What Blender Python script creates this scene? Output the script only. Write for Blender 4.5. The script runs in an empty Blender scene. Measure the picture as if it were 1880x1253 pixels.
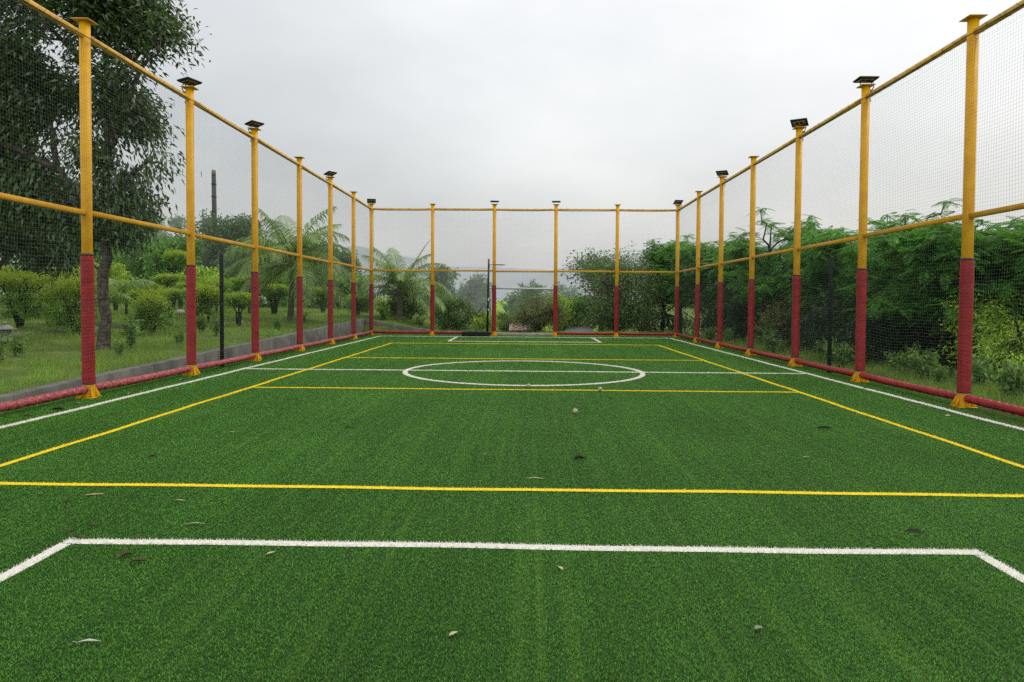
import bpy, math, random
import numpy as np
from mathutils import Matrix, Vector

R = math.radians
C = bpy.context.scene.collection
sc = bpy.context.scene
rs = np.random.RandomState

# ------------------------------------------------------------------ mesh helpers
class MB:
    """collects vertices and faces, links them as ONE mesh object"""
    def __init__(s):
        s.V = []; s.F = []; s.n = 0; s.mi = []
    def add(s, V, F, mi=0):
        V = np.asarray(V, float).reshape(-1, 3)
        groups = F if isinstance(F, (list, tuple)) else [F]
        s.V.append(V)
        for g in groups:
            g = np.asarray(g, np.int64)
            s.F.append(g + s.n); s.mi.append(np.full(len(g), mi))
        s.n += len(V)
        return s
    def box(s, c, size, rz=0.0, mi=0, ch=0.0):
        sx, sy, sz = [v / 2 for v in size]
        if ch <= 0:
            P = np.array([[x, y, z] for z in (-sz, sz) for x, y in ((-sx, -sy), (sx, -sy), (sx, sy), (-sx, sy))])
            F = [np.array([[3, 2, 1, 0], [4, 5, 6, 7], [0, 1, 5, 4], [1, 2, 6, 5], [2, 3, 7, 6], [3, 0, 4, 7]])]
        else:
            prof = [(-sx + ch, -sy), (sx - ch, -sy), (sx, -sy + ch), (sx, sy - ch), (sx - ch, sy), (-sx + ch, sy), (-sx, sy - ch), (-sx, -sy + ch)]
            inn = [(x * (sx - ch) / sx, y * (sy - ch) / sy) for x, y in prof]
            rings = [(inn, -sz), (prof, -sz + ch), (prof, sz - ch), (inn, sz)]
            P = np.array([[x, y, z] for pr, z in rings for x, y in pr])
            q = [[r * 8 + i, r * 8 + (i + 1) % 8, r * 8 + 8 + (i + 1) % 8, r * 8 + 8 + i] for r in range(3) for i in range(8)]
            F = [np.array(q), np.array([[7, 6, 5, 4, 3, 2, 1, 0]]), np.array([[24, 25, 26, 27, 28, 29, 30, 31]])]
        c_, s_ = math.cos(rz), math.sin(rz)
        P = P @ np.array([[c_, s_, 0], [-s_, c_, 0], [0, 0, 1]]) + np.array(c)
        return s.add(P, F, mi)
    def tube(s, pts, rad, sides=8, caps=True, mi=0, phase=0.0):
        pts = np.asarray(pts, float); n = len(pts)
        rad = np.full(n, rad, float) if np.isscalar(rad) else np.asarray(rad, float)
        T = np.gradient(pts, axis=0); T /= np.linalg.norm(T, axis=1)[:, None] + 1e-12
        up = np.array([0, 0, 1.0]) if abs(T[0, 2]) < .9 else np.array([0, 1.0, 0])
        A = np.cross(T, up); A /= np.linalg.norm(A, axis=1)[:, None] + 1e-12
        B = np.cross(A, T)
        a = np.arange(sides) * 2 * math.pi / sides + phase
        P = pts[:, None, :] + rad[:, None, None] * (np.cos(a)[None, :, None] * A[:, None, :] + np.sin(a)[None, :, None] * B[:, None, :])
        i = np.arange(n - 1)[:, None] * sides; j = np.arange(sides)[None, :]; j2 = (j + 1) % sides
        F = np.stack([i + j, i + j2, i + sides + j2, i + sides + j], -1).reshape(-1, 4)[:, ::-1]
        G = [F]
        if caps:
            G += [np.arange(sides)[None, :], (np.arange(sides)[::-1] + (n - 1) * sides)[None, :]]
        return s.add(P.reshape(-1, 3), G, mi)
    def lathe(s, prof, c=(0, 0, 0), sides=24, mi=0):
        a = np.arange(sides) * 2 * math.pi / sides
        P = np.array([[r * math.cos(t), r * math.sin(t), z] for r, z in prof for t in a]) + np.array(c)
        i = np.arange(len(prof) - 1)[:, None] * sides; j = np.arange(sides)[None, :]; j2 = (j + 1) % sides
        F = np.stack([i + j, i + j2, i + sides + j2, i + sides + j], -1).reshape(-1, 4)
        return s.add(P, [F, np.arange(sides)[::-1][None, :], (np.arange(sides) + (len(prof) - 1) * sides)[None, :]], mi)
    def build(s, name, mat, parent=None, smooth=False, loc=None):
        me = bpy.data.meshes.new(name)
        V = np.concatenate(s.V).astype(np.float32)
        loops = np.concatenate([f.ravel() for f in s.F]).astype(np.int32)
        tot = np.concatenate([np.full(len(f), f.shape[1]) for f in s.F]).astype(np.int32)
        start = np.concatenate([[0], np.cumsum(tot)[:-1]]).astype(np.int32)
        me.vertices.add(len(V)); me.vertices.foreach_set('co', V.ravel())
        me.loops.add(len(loops)); me.loops.foreach_set('vertex_index', loops)
        me.polygons.add(len(tot)); me.polygons.foreach_set('loop_start', start); me.polygons.foreach_set('loop_total', tot)
        me.polygons.foreach_set('material_index', np.concatenate(s.mi).astype(np.int32))
        if smooth: me.polygons.foreach_set('use_smooth', np.ones(len(tot), bool))
        me.update(calc_edges=True)
        for m in (mat if isinstance(mat, (list, tuple)) else [mat]): me.materials.append(m)
        o = bpy.data.objects.new(name, me); C.objects.link(o)
        if parent is not None: o.parent = parent
        if loc is not None: o.location = loc
        return o

def tag(o, label=None, cat=None, group=None, kind=None):
    if label: o['label'] = label
    if cat: o['category'] = cat
    if group: o['group'] = group
    if kind: o['kind'] = kind
    return o
def empty(name, loc, label, cat, group=None, rz=0.0, sc_=None):
    o = bpy.data.objects.new(name, None); C.objects.link(o)
    o.location = loc; o.rotation_euler = (0, 0, rz); o.empty_display_size = .2
    if sc_ is not None: o.scale = sc_
    return tag(o, label, cat, group)
def dup(root, loc, rz, scale, label, group=None):
    r = root.copy(); C.objects.link(r)
    r.location = loc; r.rotation_euler = (0, 0, rz); r.scale = scale; r['label'] = label
    if group: r['group'] = group
    for ch in list(root.children):
        c = ch.copy(); C.objects.link(c); c.parent = r
        for g in list(ch.children):
            d = g.copy(); C.objects.link(d); d.parent = c
    return r
def ss(a, b, x):
    t = np.clip((x - a) / (b - a), 0, 1); return t * t * (3 - 2 * t)

# ------------------------------------------------------------------ materials
def new_mat(name):
    m = bpy.data.materials.new(name); m.use_nodes = True
    nt = m.node_tree; nt.nodes.clear()
    return m, nt, nt.nodes, nt.links
def N(nt, typ, **kw):
    n = nt.nodes.new(typ)
    for k, v in kw.items():
        if k in n.inputs: n.inputs[k].default_value = v
        else: setattr(n, k, v)
    return n
def ramp(nt, fac, stops):
    r = nt.nodes.new('ShaderNodeValToRGB'); nt.links.new(fac, r.inputs[0])
    e = r.color_ramp.elements
    while len(e) < len(stops): e.new(.5)
    for i, (p, c) in enumerate(stops):
        e[i].position = p; e[i].color = (*c, 1) if len(c) == 3 else c
    return r.outputs[0]
def mixc(nt, fac, a, b, mode='MIX'):
    m = nt.nodes.new('ShaderNodeMix'); m.data_type = 'RGBA'; m.blend_type = mode
    for sock, v in ((m.inputs[0], fac), (m.inputs[6], a), (m.inputs[7], b)):
        if isinstance(v, (int, float)): sock.default_value = v
        elif isinstance(v, tuple): sock.default_value = (*v, 1)
        else: nt.links.new(v, sock)
    return m.outputs[2]
def noise(nt, scale, detail=3, rough=.55, coord='Object', mapping=None):
    tc = nt.nodes.new('ShaderNodeTexCoord')
    src = tc.outputs[coord] if coord != 'World' else nt.nodes.new('ShaderNodeNewGeometry').outputs['Position']
    if mapping:
        mp = nt.nodes.new('ShaderNodeMapping'); mp.inputs['Scale'].default_value = mapping
        nt.links.new(src, mp.inputs[0]); src = mp.outputs[0]
    n = N(nt, 'ShaderNodeTexNoise', Scale=scale, Detail=detail, Roughness=rough)
    nt.links.new(src, n.inputs['Vector'])
    return n.outputs[0]
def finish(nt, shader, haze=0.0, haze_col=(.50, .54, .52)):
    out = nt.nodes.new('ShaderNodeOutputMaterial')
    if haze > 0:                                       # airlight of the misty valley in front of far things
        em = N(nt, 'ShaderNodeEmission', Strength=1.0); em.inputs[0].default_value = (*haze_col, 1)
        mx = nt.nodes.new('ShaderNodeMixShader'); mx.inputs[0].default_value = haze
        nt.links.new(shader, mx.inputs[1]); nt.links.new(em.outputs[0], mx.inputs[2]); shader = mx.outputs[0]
    nt.links.new(shader, out.inputs[0])
def paint(name, col, dark=None, rough=.45, nscale=6, bump=.0, bscale=60, metal=0.0, spec=.5, mapping=None, lo=.3, hi=.7):
    m, nt, nd, ln = new_mat(name)
    p = N(nt, 'ShaderNodeBsdfPrincipled', Roughness=rough, Metallic=metal)
    p.inputs['Specular IOR Level'].default_value = spec
    dark = dark or tuple(c * .7 for c in col)
    ln.new(ramp(nt, noise(nt, nscale, 5, .6, mapping=mapping), [(lo, dark), (hi, col)]), p.inputs['Base Color'])
    if bump:
        b = N(nt, 'ShaderNodeBump', Strength=bump, Distance=.01)
        ln.new(noise(nt, bscale, 4, .6, mapping=mapping), b.inputs['Height']); ln.new(b.outputs[0], p.inputs['Normal'])
    finish(nt, p.outputs[0])
    return m
def leaf_mat(name, dark, light, top=None, haze=0.0, transl=.28, rough=.45, spec=.35, clump=1.3, olive=None):
    m, nt, nd, ln = new_mat(name)
    g = nd.new('ShaderNodeNewGeometry')
    c = ramp(nt, g.outputs['Random Per Island'], [(0, dark), (.55, tuple((a + b) / 2 for a, b in zip(dark, light))), (1, light)])
    cl = ramp(nt, noise(nt, clump, 3, .6), [(.32, (.85, .85, .85)), (.62, (1.95, 1.95, 1.85))])
    c = mixc(nt, 1.0, c, cl, 'MULTIPLY')
    if olive:
        c = mixc(nt, ramp(nt, noise(nt, 2.3, 2), [(.5, (0, 0, 0)), (.72, (.8, .8, .8))]), c, olive)
    if top:                                            # fresh yellow-green growth on the clipped top
        tc = nd.new('ShaderNodeTexCoord'); sp = nd.new('ShaderNodeSeparateXYZ'); ln.new(tc.outputs['Generated'], sp.inputs[0])
        ad = N(nt, 'ShaderNodeMath', operation='MULTIPLY_ADD'); ad.inputs[1].default_value = .35
        ln.new(g.outputs['Random Per Island'], ad.inputs[0]); ln.new(sp.outputs[2], ad.inputs[2])
        c = mixc(nt, ramp(nt, ad.outputs[0], [(.62, (0, 0, 0)), (1.05, (.9, .9, .9))]), c, top)
    p = N(nt, 'ShaderNodeBsdfPrincipled', Roughness=rough); p.inputs['Specular IOR Level'].default_value = spec
    ln.new(c, p.inputs['Base Color'])
    t = nd.new('ShaderNodeBsdfTranslucent'); ln.new(mixc(nt, 1.0, c, (1.5, 1.6, .8), 'MULTIPLY'), t.inputs[0])
    mx = nd.new('ShaderNodeMixShader'); mx.inputs[0].default_value = transl
    ln.new(p.outputs[0], mx.inputs[1]); ln.new(t.outputs[0], mx.inputs[2])
    finish(nt, mx.outputs[0], haze)
    return m
def turf_color(nt, base, rnd=None):
    """colour of the artificial pile: brush streaks along the pitch, sun-bleached threads"""
    s1 = noise(nt, 1.0, 4, .6, 'World', (1.1, .05, 1))
    s2 = noise(nt, 1.0, 4, .65, 'World', (13, .14, 1))
    s3 = noise(nt, 1.0, 3, .5, 'World', (.5, .5, 1))
    c = mixc(nt, 1.0, base, ramp(nt, s1, [(.3, (.86, .86, .86)), (.7, (1.12, 1.11, 1.10))]), 'MULTIPLY')
    c = mixc(nt, ramp(nt, s2, [(.50, (0, 0, 0)), (.80, (.19, .19, .19))]), c, (.33, .58, .08))
    c = mixc(nt, 1.0, c, ramp(nt, s3, [(.3, (.86, .88, .86)), (.7, (1.1, 1.08, 1.08))]), 'MULTIPLY')
    # dry brown litter and soil by the right-hand fence
    ge = nt.nodes.new('ShaderNodeNewGeometry'); sp = nt.nodes.new('ShaderNodeSeparateXYZ'); nt.links.new(ge.outputs['Position'], sp.inputs[0])
    mr = N(nt, 'ShaderNodeMapRange'); mr.inputs[1].default_value = 5.55; mr.inputs[2].default_value = 6.5; nt.links.new(sp.outputs[0], mr.inputs[0])
    my = N(nt, 'ShaderNodeMapRange'); my.inputs[1].default_value = 6.0; my.inputs[2].default_value = 3.5; nt.links.new(sp.outputs[1], my.inputs[0])
    mm = N(nt, 'ShaderNodeMath', operation='MULTIPLY'); nt.links.new(mr.outputs[0], mm.inputs[0]); nt.links.new(my.outputs[0], mm.inputs[1])
    m2 = N(nt, 'ShaderNodeMath', operation='MULTIPLY'); nt.links.new(mm.outputs[0], m2.inputs[0])
    nt.links.new(ramp(nt, noise(nt, 5, 5, .7, 'World'), [(.42, (0, 0, 0)), (.6, (.9, .9, .9))]), m2.inputs[1])
    return mixc(nt, m2.outputs[0], c, (.16, .12, .05))
def turf_mats():
    out = {}
    for nm, base, lo, hi, var in (('turf', None, (.152, .430, .058), (.212, .540, .090), True), ('white', None, (.68, .66, .60), (.92, .90, .84), False),
                             ('yellow', None, (.76, .56, .018), (.96, .80, .06), False)):
        m, nt, nd, ln = new_mat(nm + '_pile')
        g = nd.new('ShaderNodeNewGeometry')
        c = ramp(nt, g.outputs['Random Per Island'], [(0, lo), (1, hi)])
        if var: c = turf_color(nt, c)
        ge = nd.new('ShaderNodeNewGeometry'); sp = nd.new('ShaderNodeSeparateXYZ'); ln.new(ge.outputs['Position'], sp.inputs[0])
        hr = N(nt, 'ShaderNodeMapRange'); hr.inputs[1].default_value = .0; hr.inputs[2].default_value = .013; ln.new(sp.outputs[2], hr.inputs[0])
        if var: c = mixc(nt, 1.0, c, ramp(nt, hr.outputs[0], [(0, (.06, .07, .06)), (.45, (.34, .36, .33)), (.85, (.95, .95, .95)), (1, (1.05, 1.05, 1.05))]), 'MULTIPLY')    # shade inside the pile painted into the colour, darkest at the roots
        d = N(nt, 'ShaderNodeBsdfPrincipled', Roughness=.6); d.inputs['Specular IOR Level'].default_value = .08
        ln.new(c, d.inputs['Base Color'])
        t = nd.new('ShaderNodeBsdfTranslucent'); ln.new(c, t.inputs[0])
        mx = nd.new('ShaderNodeMixShader'); mx.inputs[0].default_value = .25
        ln.new(d.outputs[0], mx.inputs[1]); ln.new(t.outputs[0], mx.inputs[2]); finish(nt, mx.outputs[0])
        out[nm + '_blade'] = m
        m, nt, nd, ln = new_mat(nm + '_sheet')
        n1 = noise(nt, 140, 3, .7, 'World')
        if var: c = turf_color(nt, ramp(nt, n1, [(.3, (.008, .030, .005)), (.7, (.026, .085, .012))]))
        else: c = ramp(nt, n1, [(.3, tuple(v * .75 for v in lo)), (.7, hi)])
        d = N(nt, 'ShaderNodeBsdfPrincipled', Roughness=.7); d.inputs['Specular IOR Level'].default_value = .15
        ln.new(c, d.inputs['Base Color'])
        b = N(nt, 'ShaderNodeBump', Strength=.5, Distance=.012); ln.new(n1, b.inputs['Height']); ln.new(b.outputs[0], d.inputs['Normal'])
        finish(nt, d.outputs[0]); out[nm + '_sheet'] = m
    return out
TM = turf_mats()

M = {}
M['yellow'] = paint('yellow_paint', (.76, .40, .005), (.60, .29, .006), rough=.42, nscale=5, bump=.08, bscale=30, spec=.25)
M['yellow_dirty'] = paint('weathered_yellow_paint', (.76, .43, .04), (.46, .27, .05), rough=.5, nscale=9, lo=.32, hi=.55)
M['red'] = paint('red_vinyl', (.38, .012, .020), (.22, .007, .011), rough=.42, nscale=4, bump=.5, bscale=30, mapping=(1, 1, 2.5), spec=.3)
M['red_faded_sheen'] = paint('faded_sheen_red_vinyl', (.58, .105, .115), (.15, .011, .017), rough=.45, nscale=28, lo=.38, hi=.62, bump=.6, bscale=40)  # faded red, with sky sheen and fold shading painted into the colour
M['strap'] = paint('dark_strap', (.05, .015, .02), rough=.6)
M['lace'] = paint('pale_lacing_cord', (.34, .10, .10), rough=.7)
M['net'] = paint('green_grey_twine', (.11, .15, .125), (.07, .105, .085), rough=.8, nscale=2)
M['rope'] = paint('black_border_rope', (.018, .02, .018), rough=.8)
M['black'] = paint('black_cast_metal', (.018, .018, .02), (.010, .010, .011), rough=.42)
M['black_plastic'] = paint('black_plastic', (.012, .012, .013), (.007, .007, .008), rough=.65, nscale=12, bump=.1, spec=.2)
M['dark_green'] = paint('black_green_paint', (.006, .012, .009), (.004, .007, .006), rough=.5, spec=.25)
M['lens'] = paint('grey_lamp_glass', (.30, .30, .27), (.16, .16, .14), rough=.15, nscale=20)
M['steel'] = paint('galvanised_steel', (.36, .36, .35), (.2, .2, .19), rough=.4, metal=.7, nscale=12)
M['concrete'] = paint('weathered_concrete', (.165, .16, .14), (.065, .07, .058), rough=.9, nscale=3, bump=.5, bscale=30, lo=.32, hi=.66)
M['concrete_pale'] = paint('pale_concrete', (.42, .38, .31), (.26, .23, .18), rough=.9, nscale=5, bump=.4, bscale=40)
M['stone'] = paint('mossy_stone', (.30, .29, .25), (.10, .11, .08), rough=.9, nscale=7, bump=.6, bscale=25)
M['white'] = paint('white_paint', (.78, .77, .73), (.62, .61, .57), rough=.5, nscale=8)
M['pipe'] = paint('grey_white_pipe', (.50, .52, .52), (.38, .40, .40), rough=.5, nscale=4)
M['roof'] = paint('faded_pink_roof_sheet', (.36, .20, .19), (.22, .12, .115), rough=.6, nscale=3)
M['roof_grey'] = paint('grey_roof_sheet', (.36, .34, .36), (.24, .22, .24), rough=.6, nscale=3)
M['bark'] = paint('bark', (.085, .065, .05), (.028, .022, .017), rough=.9, nscale=9, bump=.9, bscale=22, mapping=(1, 1, .35))
M['bark_pale'] = paint('mottled_bark', (.11, .09, .07), (.025, .021, .016), rough=.9, nscale=12, bump=.9, bscale=24, lo=.42, hi=.62)
M['bark_dark'] = paint('dark_stem_bark', (.035, .03, .022), (.014, .012, .010), rough=.9, nscale=9, bump=.6)
M['palm_bark'] = paint('palm_trunk_bark', (.16, .13, .09), (.05, .045, .03), rough=.9, nscale=6, bump=.8, mapping=(1, 1, 6))
M['pole'] = paint('dark_weathered_pole', (.06, .062, .06), (.035, .036, .035), rough=.85, nscale=2)
M['pole_top'] = paint('bare_wood_tip', (.22, .17, .13), rough=.85)
M['ball'] = paint('worn_felt', (.46, .40, .24), (.28, .24, .13), rough=.95, nscale=30, bump=.5, bscale=80)
M['leaf_tree'] = leaf_mat('dark_drooping_leaf', (.016, .036, .012), (.062, .105, .036), rough=.30, spec=.6, clump=.9, transl=.22)
M['leaf_dark'] = leaf_mat('deep_green_leaf', (.010, .026, .010), (.035, .070, .022), clump=.8, transl=.2)  # darkest green leaf tone, for dense trees and undergrowth
M['leaf_clip'] = leaf_mat('clipped_shrub_leaf', (.040, .095, .010), (.15, .265, .030), top=(.36, .46, .035), clump=2.2)
M['leaf_lime'] = leaf_mat('lime_leaf', (.085, .16, .02), (.27, .37, .045), clump=1.6, transl=.35)
M['leaf_mid'] = leaf_mat('mid_green_leaf', (.036, .092, .016), (.13, .24, .05), clump=1.2)
M['leaf_pinnate'] = leaf_mat('feathery_leaf', (.022, .075, .016), (.115, .265, .055), clump=.9, rough=.5, spec=.3, transl=.38)
M['leaf_bush'] = leaf_mat('glossy_bush_leaf', (.028, .062, .016), (.11, .17, .05), clump=1.4, rough=.4, spec=.45)
M['leaf_olive'] = leaf_mat('olive_bush_leaf', (.045, .060, .018), (.14, .16, .05), clump=1.5, olive=(.15, .13, .05))
M['leaf_weed'] = leaf_mat('weed_leaf', (.05, .10, .025), (.16, .26, .07), clump=2.5, transl=.35)
M['leaf_palm'] = leaf_mat('palm_leaflet', (.062, .115, .026), (.20, .29, .075), clump=.7, rough=.38, spec=.5, transl=.25)
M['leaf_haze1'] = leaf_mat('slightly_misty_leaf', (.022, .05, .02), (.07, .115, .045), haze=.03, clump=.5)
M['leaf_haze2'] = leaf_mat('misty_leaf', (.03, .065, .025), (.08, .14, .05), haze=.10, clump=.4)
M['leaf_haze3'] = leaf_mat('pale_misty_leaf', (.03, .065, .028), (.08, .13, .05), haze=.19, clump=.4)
M['rachis'] = paint('leaf_stalk', (.16, .17, .05), (.09, .10, .03), rough=.6)

# ------------------------------------------------------------------ ground
def gz(x, y):
    x = np.asarray(x, float); y = np.asarray(y, float)
    L = ss(-3.2, -7.0, x)
    zl = .015 + .0245 * np.clip(y, -8, 26) + .012 * np.clip(y - 26, 0, 60) + .035 * np.clip(-7 - x, 0, 15)
    zr = -.03 - .09 * np.clip(y - 27, 0, 40) - .05 * np.clip(x - 8.5, 0, 40) + .034 * np.clip(y - 85, 0, 240)
    z = L * zl + (1 - L) * zr
    ins = (x > -6.98) & (x < 6.98) & (y < 24.4)
    return np.where(ins, -.05, z)
def gzs(x, y): return float(gz(x, y))

def build_ground():
    xs = np.unique(np.concatenate([[-3000, -1200, -500, -250, -120, -80, -60], np.arange(-50, -7.2, 1.2), [-7.03, -6.97, -6, -5, -4.5, -4, -3.5, -3, -2, -1, 0, 1, 2, 3, 4, 5, 6, 6.97, 7.0],
                                   np.arange(7.5, 50, 1.2), [60, 80, 120, 250, 500, 1200, 3000]]))
    ys = np.unique(np.concatenate([[-600, -200, -80, -40], np.arange(-20, 24, 1.0), [24.35, 24.45], np.arange(25, 90, 1.0), np.arange(95, 340, 12), [420, 600, 900, 1500, 3000]]))
    X, Y = np.meshgrid(xs, ys)
    rg = rs(3)
    Z = gz(X, Y)
    out = ~((X > -7.6) & (X < 7.4) & (Y < 25))
    Z = Z + out * rg.normal(0, .02, Z.shape)
    n, mth = len(xs), len(ys)
    i = np.arange(mth - 1)[:, None] * n; j = np.arange(n - 1)[None, :]
    F = np.stack([i + j, i + j + 1, i + n + j + 1, i + n + j], -1).reshape(-1, 4)
    m, nt, nd, ln = new_mat('grassy_ground')
    c = ramp(nt, noise(nt, .9, 6, .65, 'World'), [(.3, (.065, .105, .022)), (.5, (.105, .165, .032)), (.68, (.17, .21, .05))])
    c = mixc(nt, ramp(nt, noise(nt, 4, 5, .7, 'World'), [(.5, (0, 0, 0)), (.75, (.5, .5, .5))]), c, (.11, .085, .045))
    # far valley: bright paddy fields between dark hedges
    ge = nd.new('ShaderNodeNewGeometry'); sp = nd.new('ShaderNodeSeparateXYZ'); ln.new(ge.outputs['Position'], sp.inputs[0])
    mr = N(nt, 'ShaderNodeMapRange'); mr.inputs[1].default_value = 55; mr.inputs[2].default_value = 80; ln.new(sp.outputs[1], mr.inputs[0])
    fld = ramp(nt, noise(nt, .016, 2, .4, 'World', (.6, 1.6, 1)), [(.40, (.04, .08, .03)), (.46, (.21, .34, .05)), (.7, (.26, .38, .07))])
    mx_ = N(nt, 'ShaderNodeMapRange'); mx_.inputs[1].default_value = 14; mx_.inputs[2].default_value = 4; ln.new(sp.outputs[0], mx_.inputs[0])
    mm_ = N(nt, 'ShaderNodeMath', operation='MULTIPLY'); ln.new(mr.outputs[0], mm_.inputs[0]); ln.new(mx_.outputs[0], mm_.inputs[1])
    c = mixc(nt, mm_.outputs[0], c, fld)
    d = N(nt, 'ShaderNodeBsdfPrincipled', Roughness=.95); d.inputs['Specular IOR Level'].default_value = .1
    ln.new(c, d.inputs['Base Color'])
    b = N(nt, 'ShaderNodeBump', Strength=.8, Distance=.05); ln.new(noise(nt, 18, 4, .7, 'World'), b.inputs['Height']); ln.new(b.outputs[0], d.inputs['Normal'])
    finish(nt, d.outputs[0])
    tag(MB().add(np.stack([X, Y, Z], -1), F).build('ground', m, smooth=True), 'grassy ground around the pitch running out to the valley fields', kind='structure')
build_ground()

# ------------------------------------------------------------------ pitch, markings and pile
WX, WL, WN = 5.84, 22.55, None          # outer white lines (half width, far end)
CY = 9.0
def wob(t, s): return .008 * np.sin(t * 1.7 + s) + .005 * np.sin(t * 4.3 + 2.1 * s)
def mark_id(x, y):
    """0 pile, 1 white boundary and halfway line, 2 centre circle, 3 near box, 4 far box, 5 yellow court"""
    k = np.zeros(x.shape, np.int8)
    a = np.abs(x)
    inx = a < 4.5 + .03
    yel = (np.abs(a - 4.5 + wob(y, 1) * np.sign(x)) < .032) & (y > -.03) & (y < 18.03)
    for yy, s in ((0, 2), (6, 3), (12, 4), (18, 5)): yel |= inx & (np.abs(y - yy + wob(x, s)) < (.030 if yy else .034))
    k[yel] = 5
    nb = (a < 2.72) & (np.abs(y + 1.235 + wob(x, 6)) < .040) | (np.abs(a - 2.685 + wob(y, 7)) < .038) & (y < -1.2)
    k[nb] = 3
    fb = (a < 2.75) & (np.abs(y - 19.35) < .045) | (np.abs(a - 2.71) < .045) & (y > 19.31) & (y < WL)
    k[fb] = 4
    r = np.hypot(x, y - CY)
    k[np.abs(r - 2.43) < .048] = 2
    bd = (np.abs(a - WX + wob(y, 8)) < .042) & (y < WL + .04) | (a < WX + .04) & (np.abs(y - WL) < .045) | (a < WX) & (np.abs(y - CY + wob(x, 9)) < .038)
    k[bd & (k != 2)] = 1
    return k

def build_pitch():
    # backing sheet
    x0, x1, y0, y1 = -6.94, 6.94, -14.0, 24.1
    tag(MB().add([[x0, y0, 0], [x1, y0, 0], [x1, y1, 0], [x0, y1, 0]], np.array([[0, 1, 2, 3]])).build('pitch', TM['turf_sheet']),
        'green artificial turf pitch', kind='structure')
    MB().box((0, 5.05, -.052), (13.84, 38.0, .1)).build('pitch_base', M['concrete'])['kind'] = 'structure'
    bpy.data.objects['pitch_base']['label'] = 'concrete slab under the turf'
    # marking sheets, 4 mm above: short quads following the slightly wavy inlay
    S = {i: MB() for i in range(1, 6)}
    def strip(i, fn, t0, t1, n, hw):
        t = np.linspace(t0, t1, n + 1)
        A, B = [[np.broadcast_to(np.asarray(c, float), t.shape) for c in fn(t, w_)] for w_ in (-hw, hw)]
        V = np.concatenate([np.stack([A[0], A[1], np.full(n + 1, zz[i])], 1), np.stack([B[0], B[1], np.full(n + 1, zz[i])], 1)])
        q = np.arange(n)
        S[i].add(V, np.stack([q, q + 1, q + n + 2, q + n + 1], 1))
    zz = {1: .004, 2: .006, 3: .004, 4: .004, 5: .008}
    hz = lambda yy, s: (lambda t, w: (t, yy - wob(t, s) + w))
    for sg in (-1, 1):
        strip(5, lambda t, w, sg=sg: (sg * 4.5 - wob(t, 1) + w, t), .032, 17.97, 120, .032)
        strip(3, lambda t, w, sg=sg: (sg * (2.685 - wob(t, 7)) + w, t), -9, -1.276, 60, .038)
        strip(4, lambda t, w, sg=sg: (sg * 2.71 + w, t), 19.396, WL - .046, 10, .045)
        strip(1, lambda t, w, sg=sg: (sg * (WX - wob(t, 8)) + w, t), -12, WL - .046, 200, .042)
    for yy, s in ((0, 2), (6, 3), (12, 4), (18, 5)): strip(5, hz(yy, s), -4.466 if yy in (6, 12) else -4.53, 4.466 if yy in (6, 12) else 4.53, 80, .030 if yy else .034)
    strip(3, hz(-1.235, 6), -2.72, 2.72, 50, .040)
    strip(4, lambda t, w: (t, 19.35 + w), -2.75, 2.75, 10, .045)
    strip(1, lambda t, w: (t, WL + w), -WX - .04, WX + .04, 20, .045)
    strip(1, hz(CY, 9), -WX + .05, -2.48, 40, .038); strip(1, hz(CY, 9), -2.38, 2.38, 40, .038); strip(1, hz(CY, 9), 2.48, WX - .05, 40, .038)
    t = np.linspace(0, 2 * math.pi, 97)[:-1]
    q = np.arange(96); q2 = (q + 1) % 96
    S[2].add(np.concatenate([np.stack([rr * np.cos(t), CY + rr * np.sin(t), np.full(96, .006)], 1) for rr in (2.382, 2.478)]), np.stack([q, q + 96, q2 + 96, q2], 1))
    # the pile itself: one triangle per yarn
    rg = rs(11)
    P = []
    for ys in np.arange(-4.2, 24.0, .2):
        Z = max(ys + .1 + 5.3, 1.2)
        dens = 23000 * min(1, (3.0 / Z) ** 1.5)
        w0 = .0023 * max(1, (Z / 3.0)) ** .96
        hx = min(6.9, .86 * Z + 1.6)
        n = int(dens * .2 * 2 * hx)
        P.append(np.stack([rg.uniform(-hx, hx, n), rg.uniform(ys, ys + .2, n), np.full(n, w0), np.full(n, Z)], 1))
    P = np.concatenate(P)
    n = len(P); x, y, w = P[:, 0], P[:, 1], P[:, 2]
    h = rg.uniform(.0090, .0145, n) 
    az = rg.uniform(0, 2 * math.pi, n); lean = h * (rg.uniform(.4, 1.35, n))
    fx = rg.uniform(0, 2 * math.pi, n)
    b0 = np.stack([x - w / 2 * np.cos(fx), y - w / 2 * np.sin(fx), np.zeros(n)], 1)
    b1 = np.stack([x + w / 2 * np.cos(fx), y + w / 2 * np.sin(fx), np.zeros(n)], 1)
    tp = np.stack([x + lean * np.cos(az), y + lean * np.sin(az), h], 1)
    k = mark_id(x, y)
    # the inlaid lines are sewn denser
    E = []
    for ys in np.arange(-4.2, 24.0, .2):
        Z = max(ys + 5.4, 1.2); m = int(min(14000, 2600 * Z ** .5) * .2 * 12.6)
        xx, yy = rg.uniform(-6.3, 6.3, m), rg.uniform(ys, ys + .2, m); kk = mark_id(xx, yy); o = kk > 0
        E.append(np.stack([xx[o], yy[o], np.full(o.sum(), .0036 * max(1, Z / 3.0) ** .8), kk[o]], 1))
    E = np.concatenate(E); m = len(E); ea = rg.uniform(0, 6.28, m); el = rg.uniform(.002, .012, m); ef = rg.uniform(0, 6.28, m); eh = rg.uniform(.011, .019, m)
    cx, sx_ = E[:, 2] / 2 * np.cos(ef), E[:, 2] / 2 * np.sin(ef); z0_ = np.zeros(m)
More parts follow.
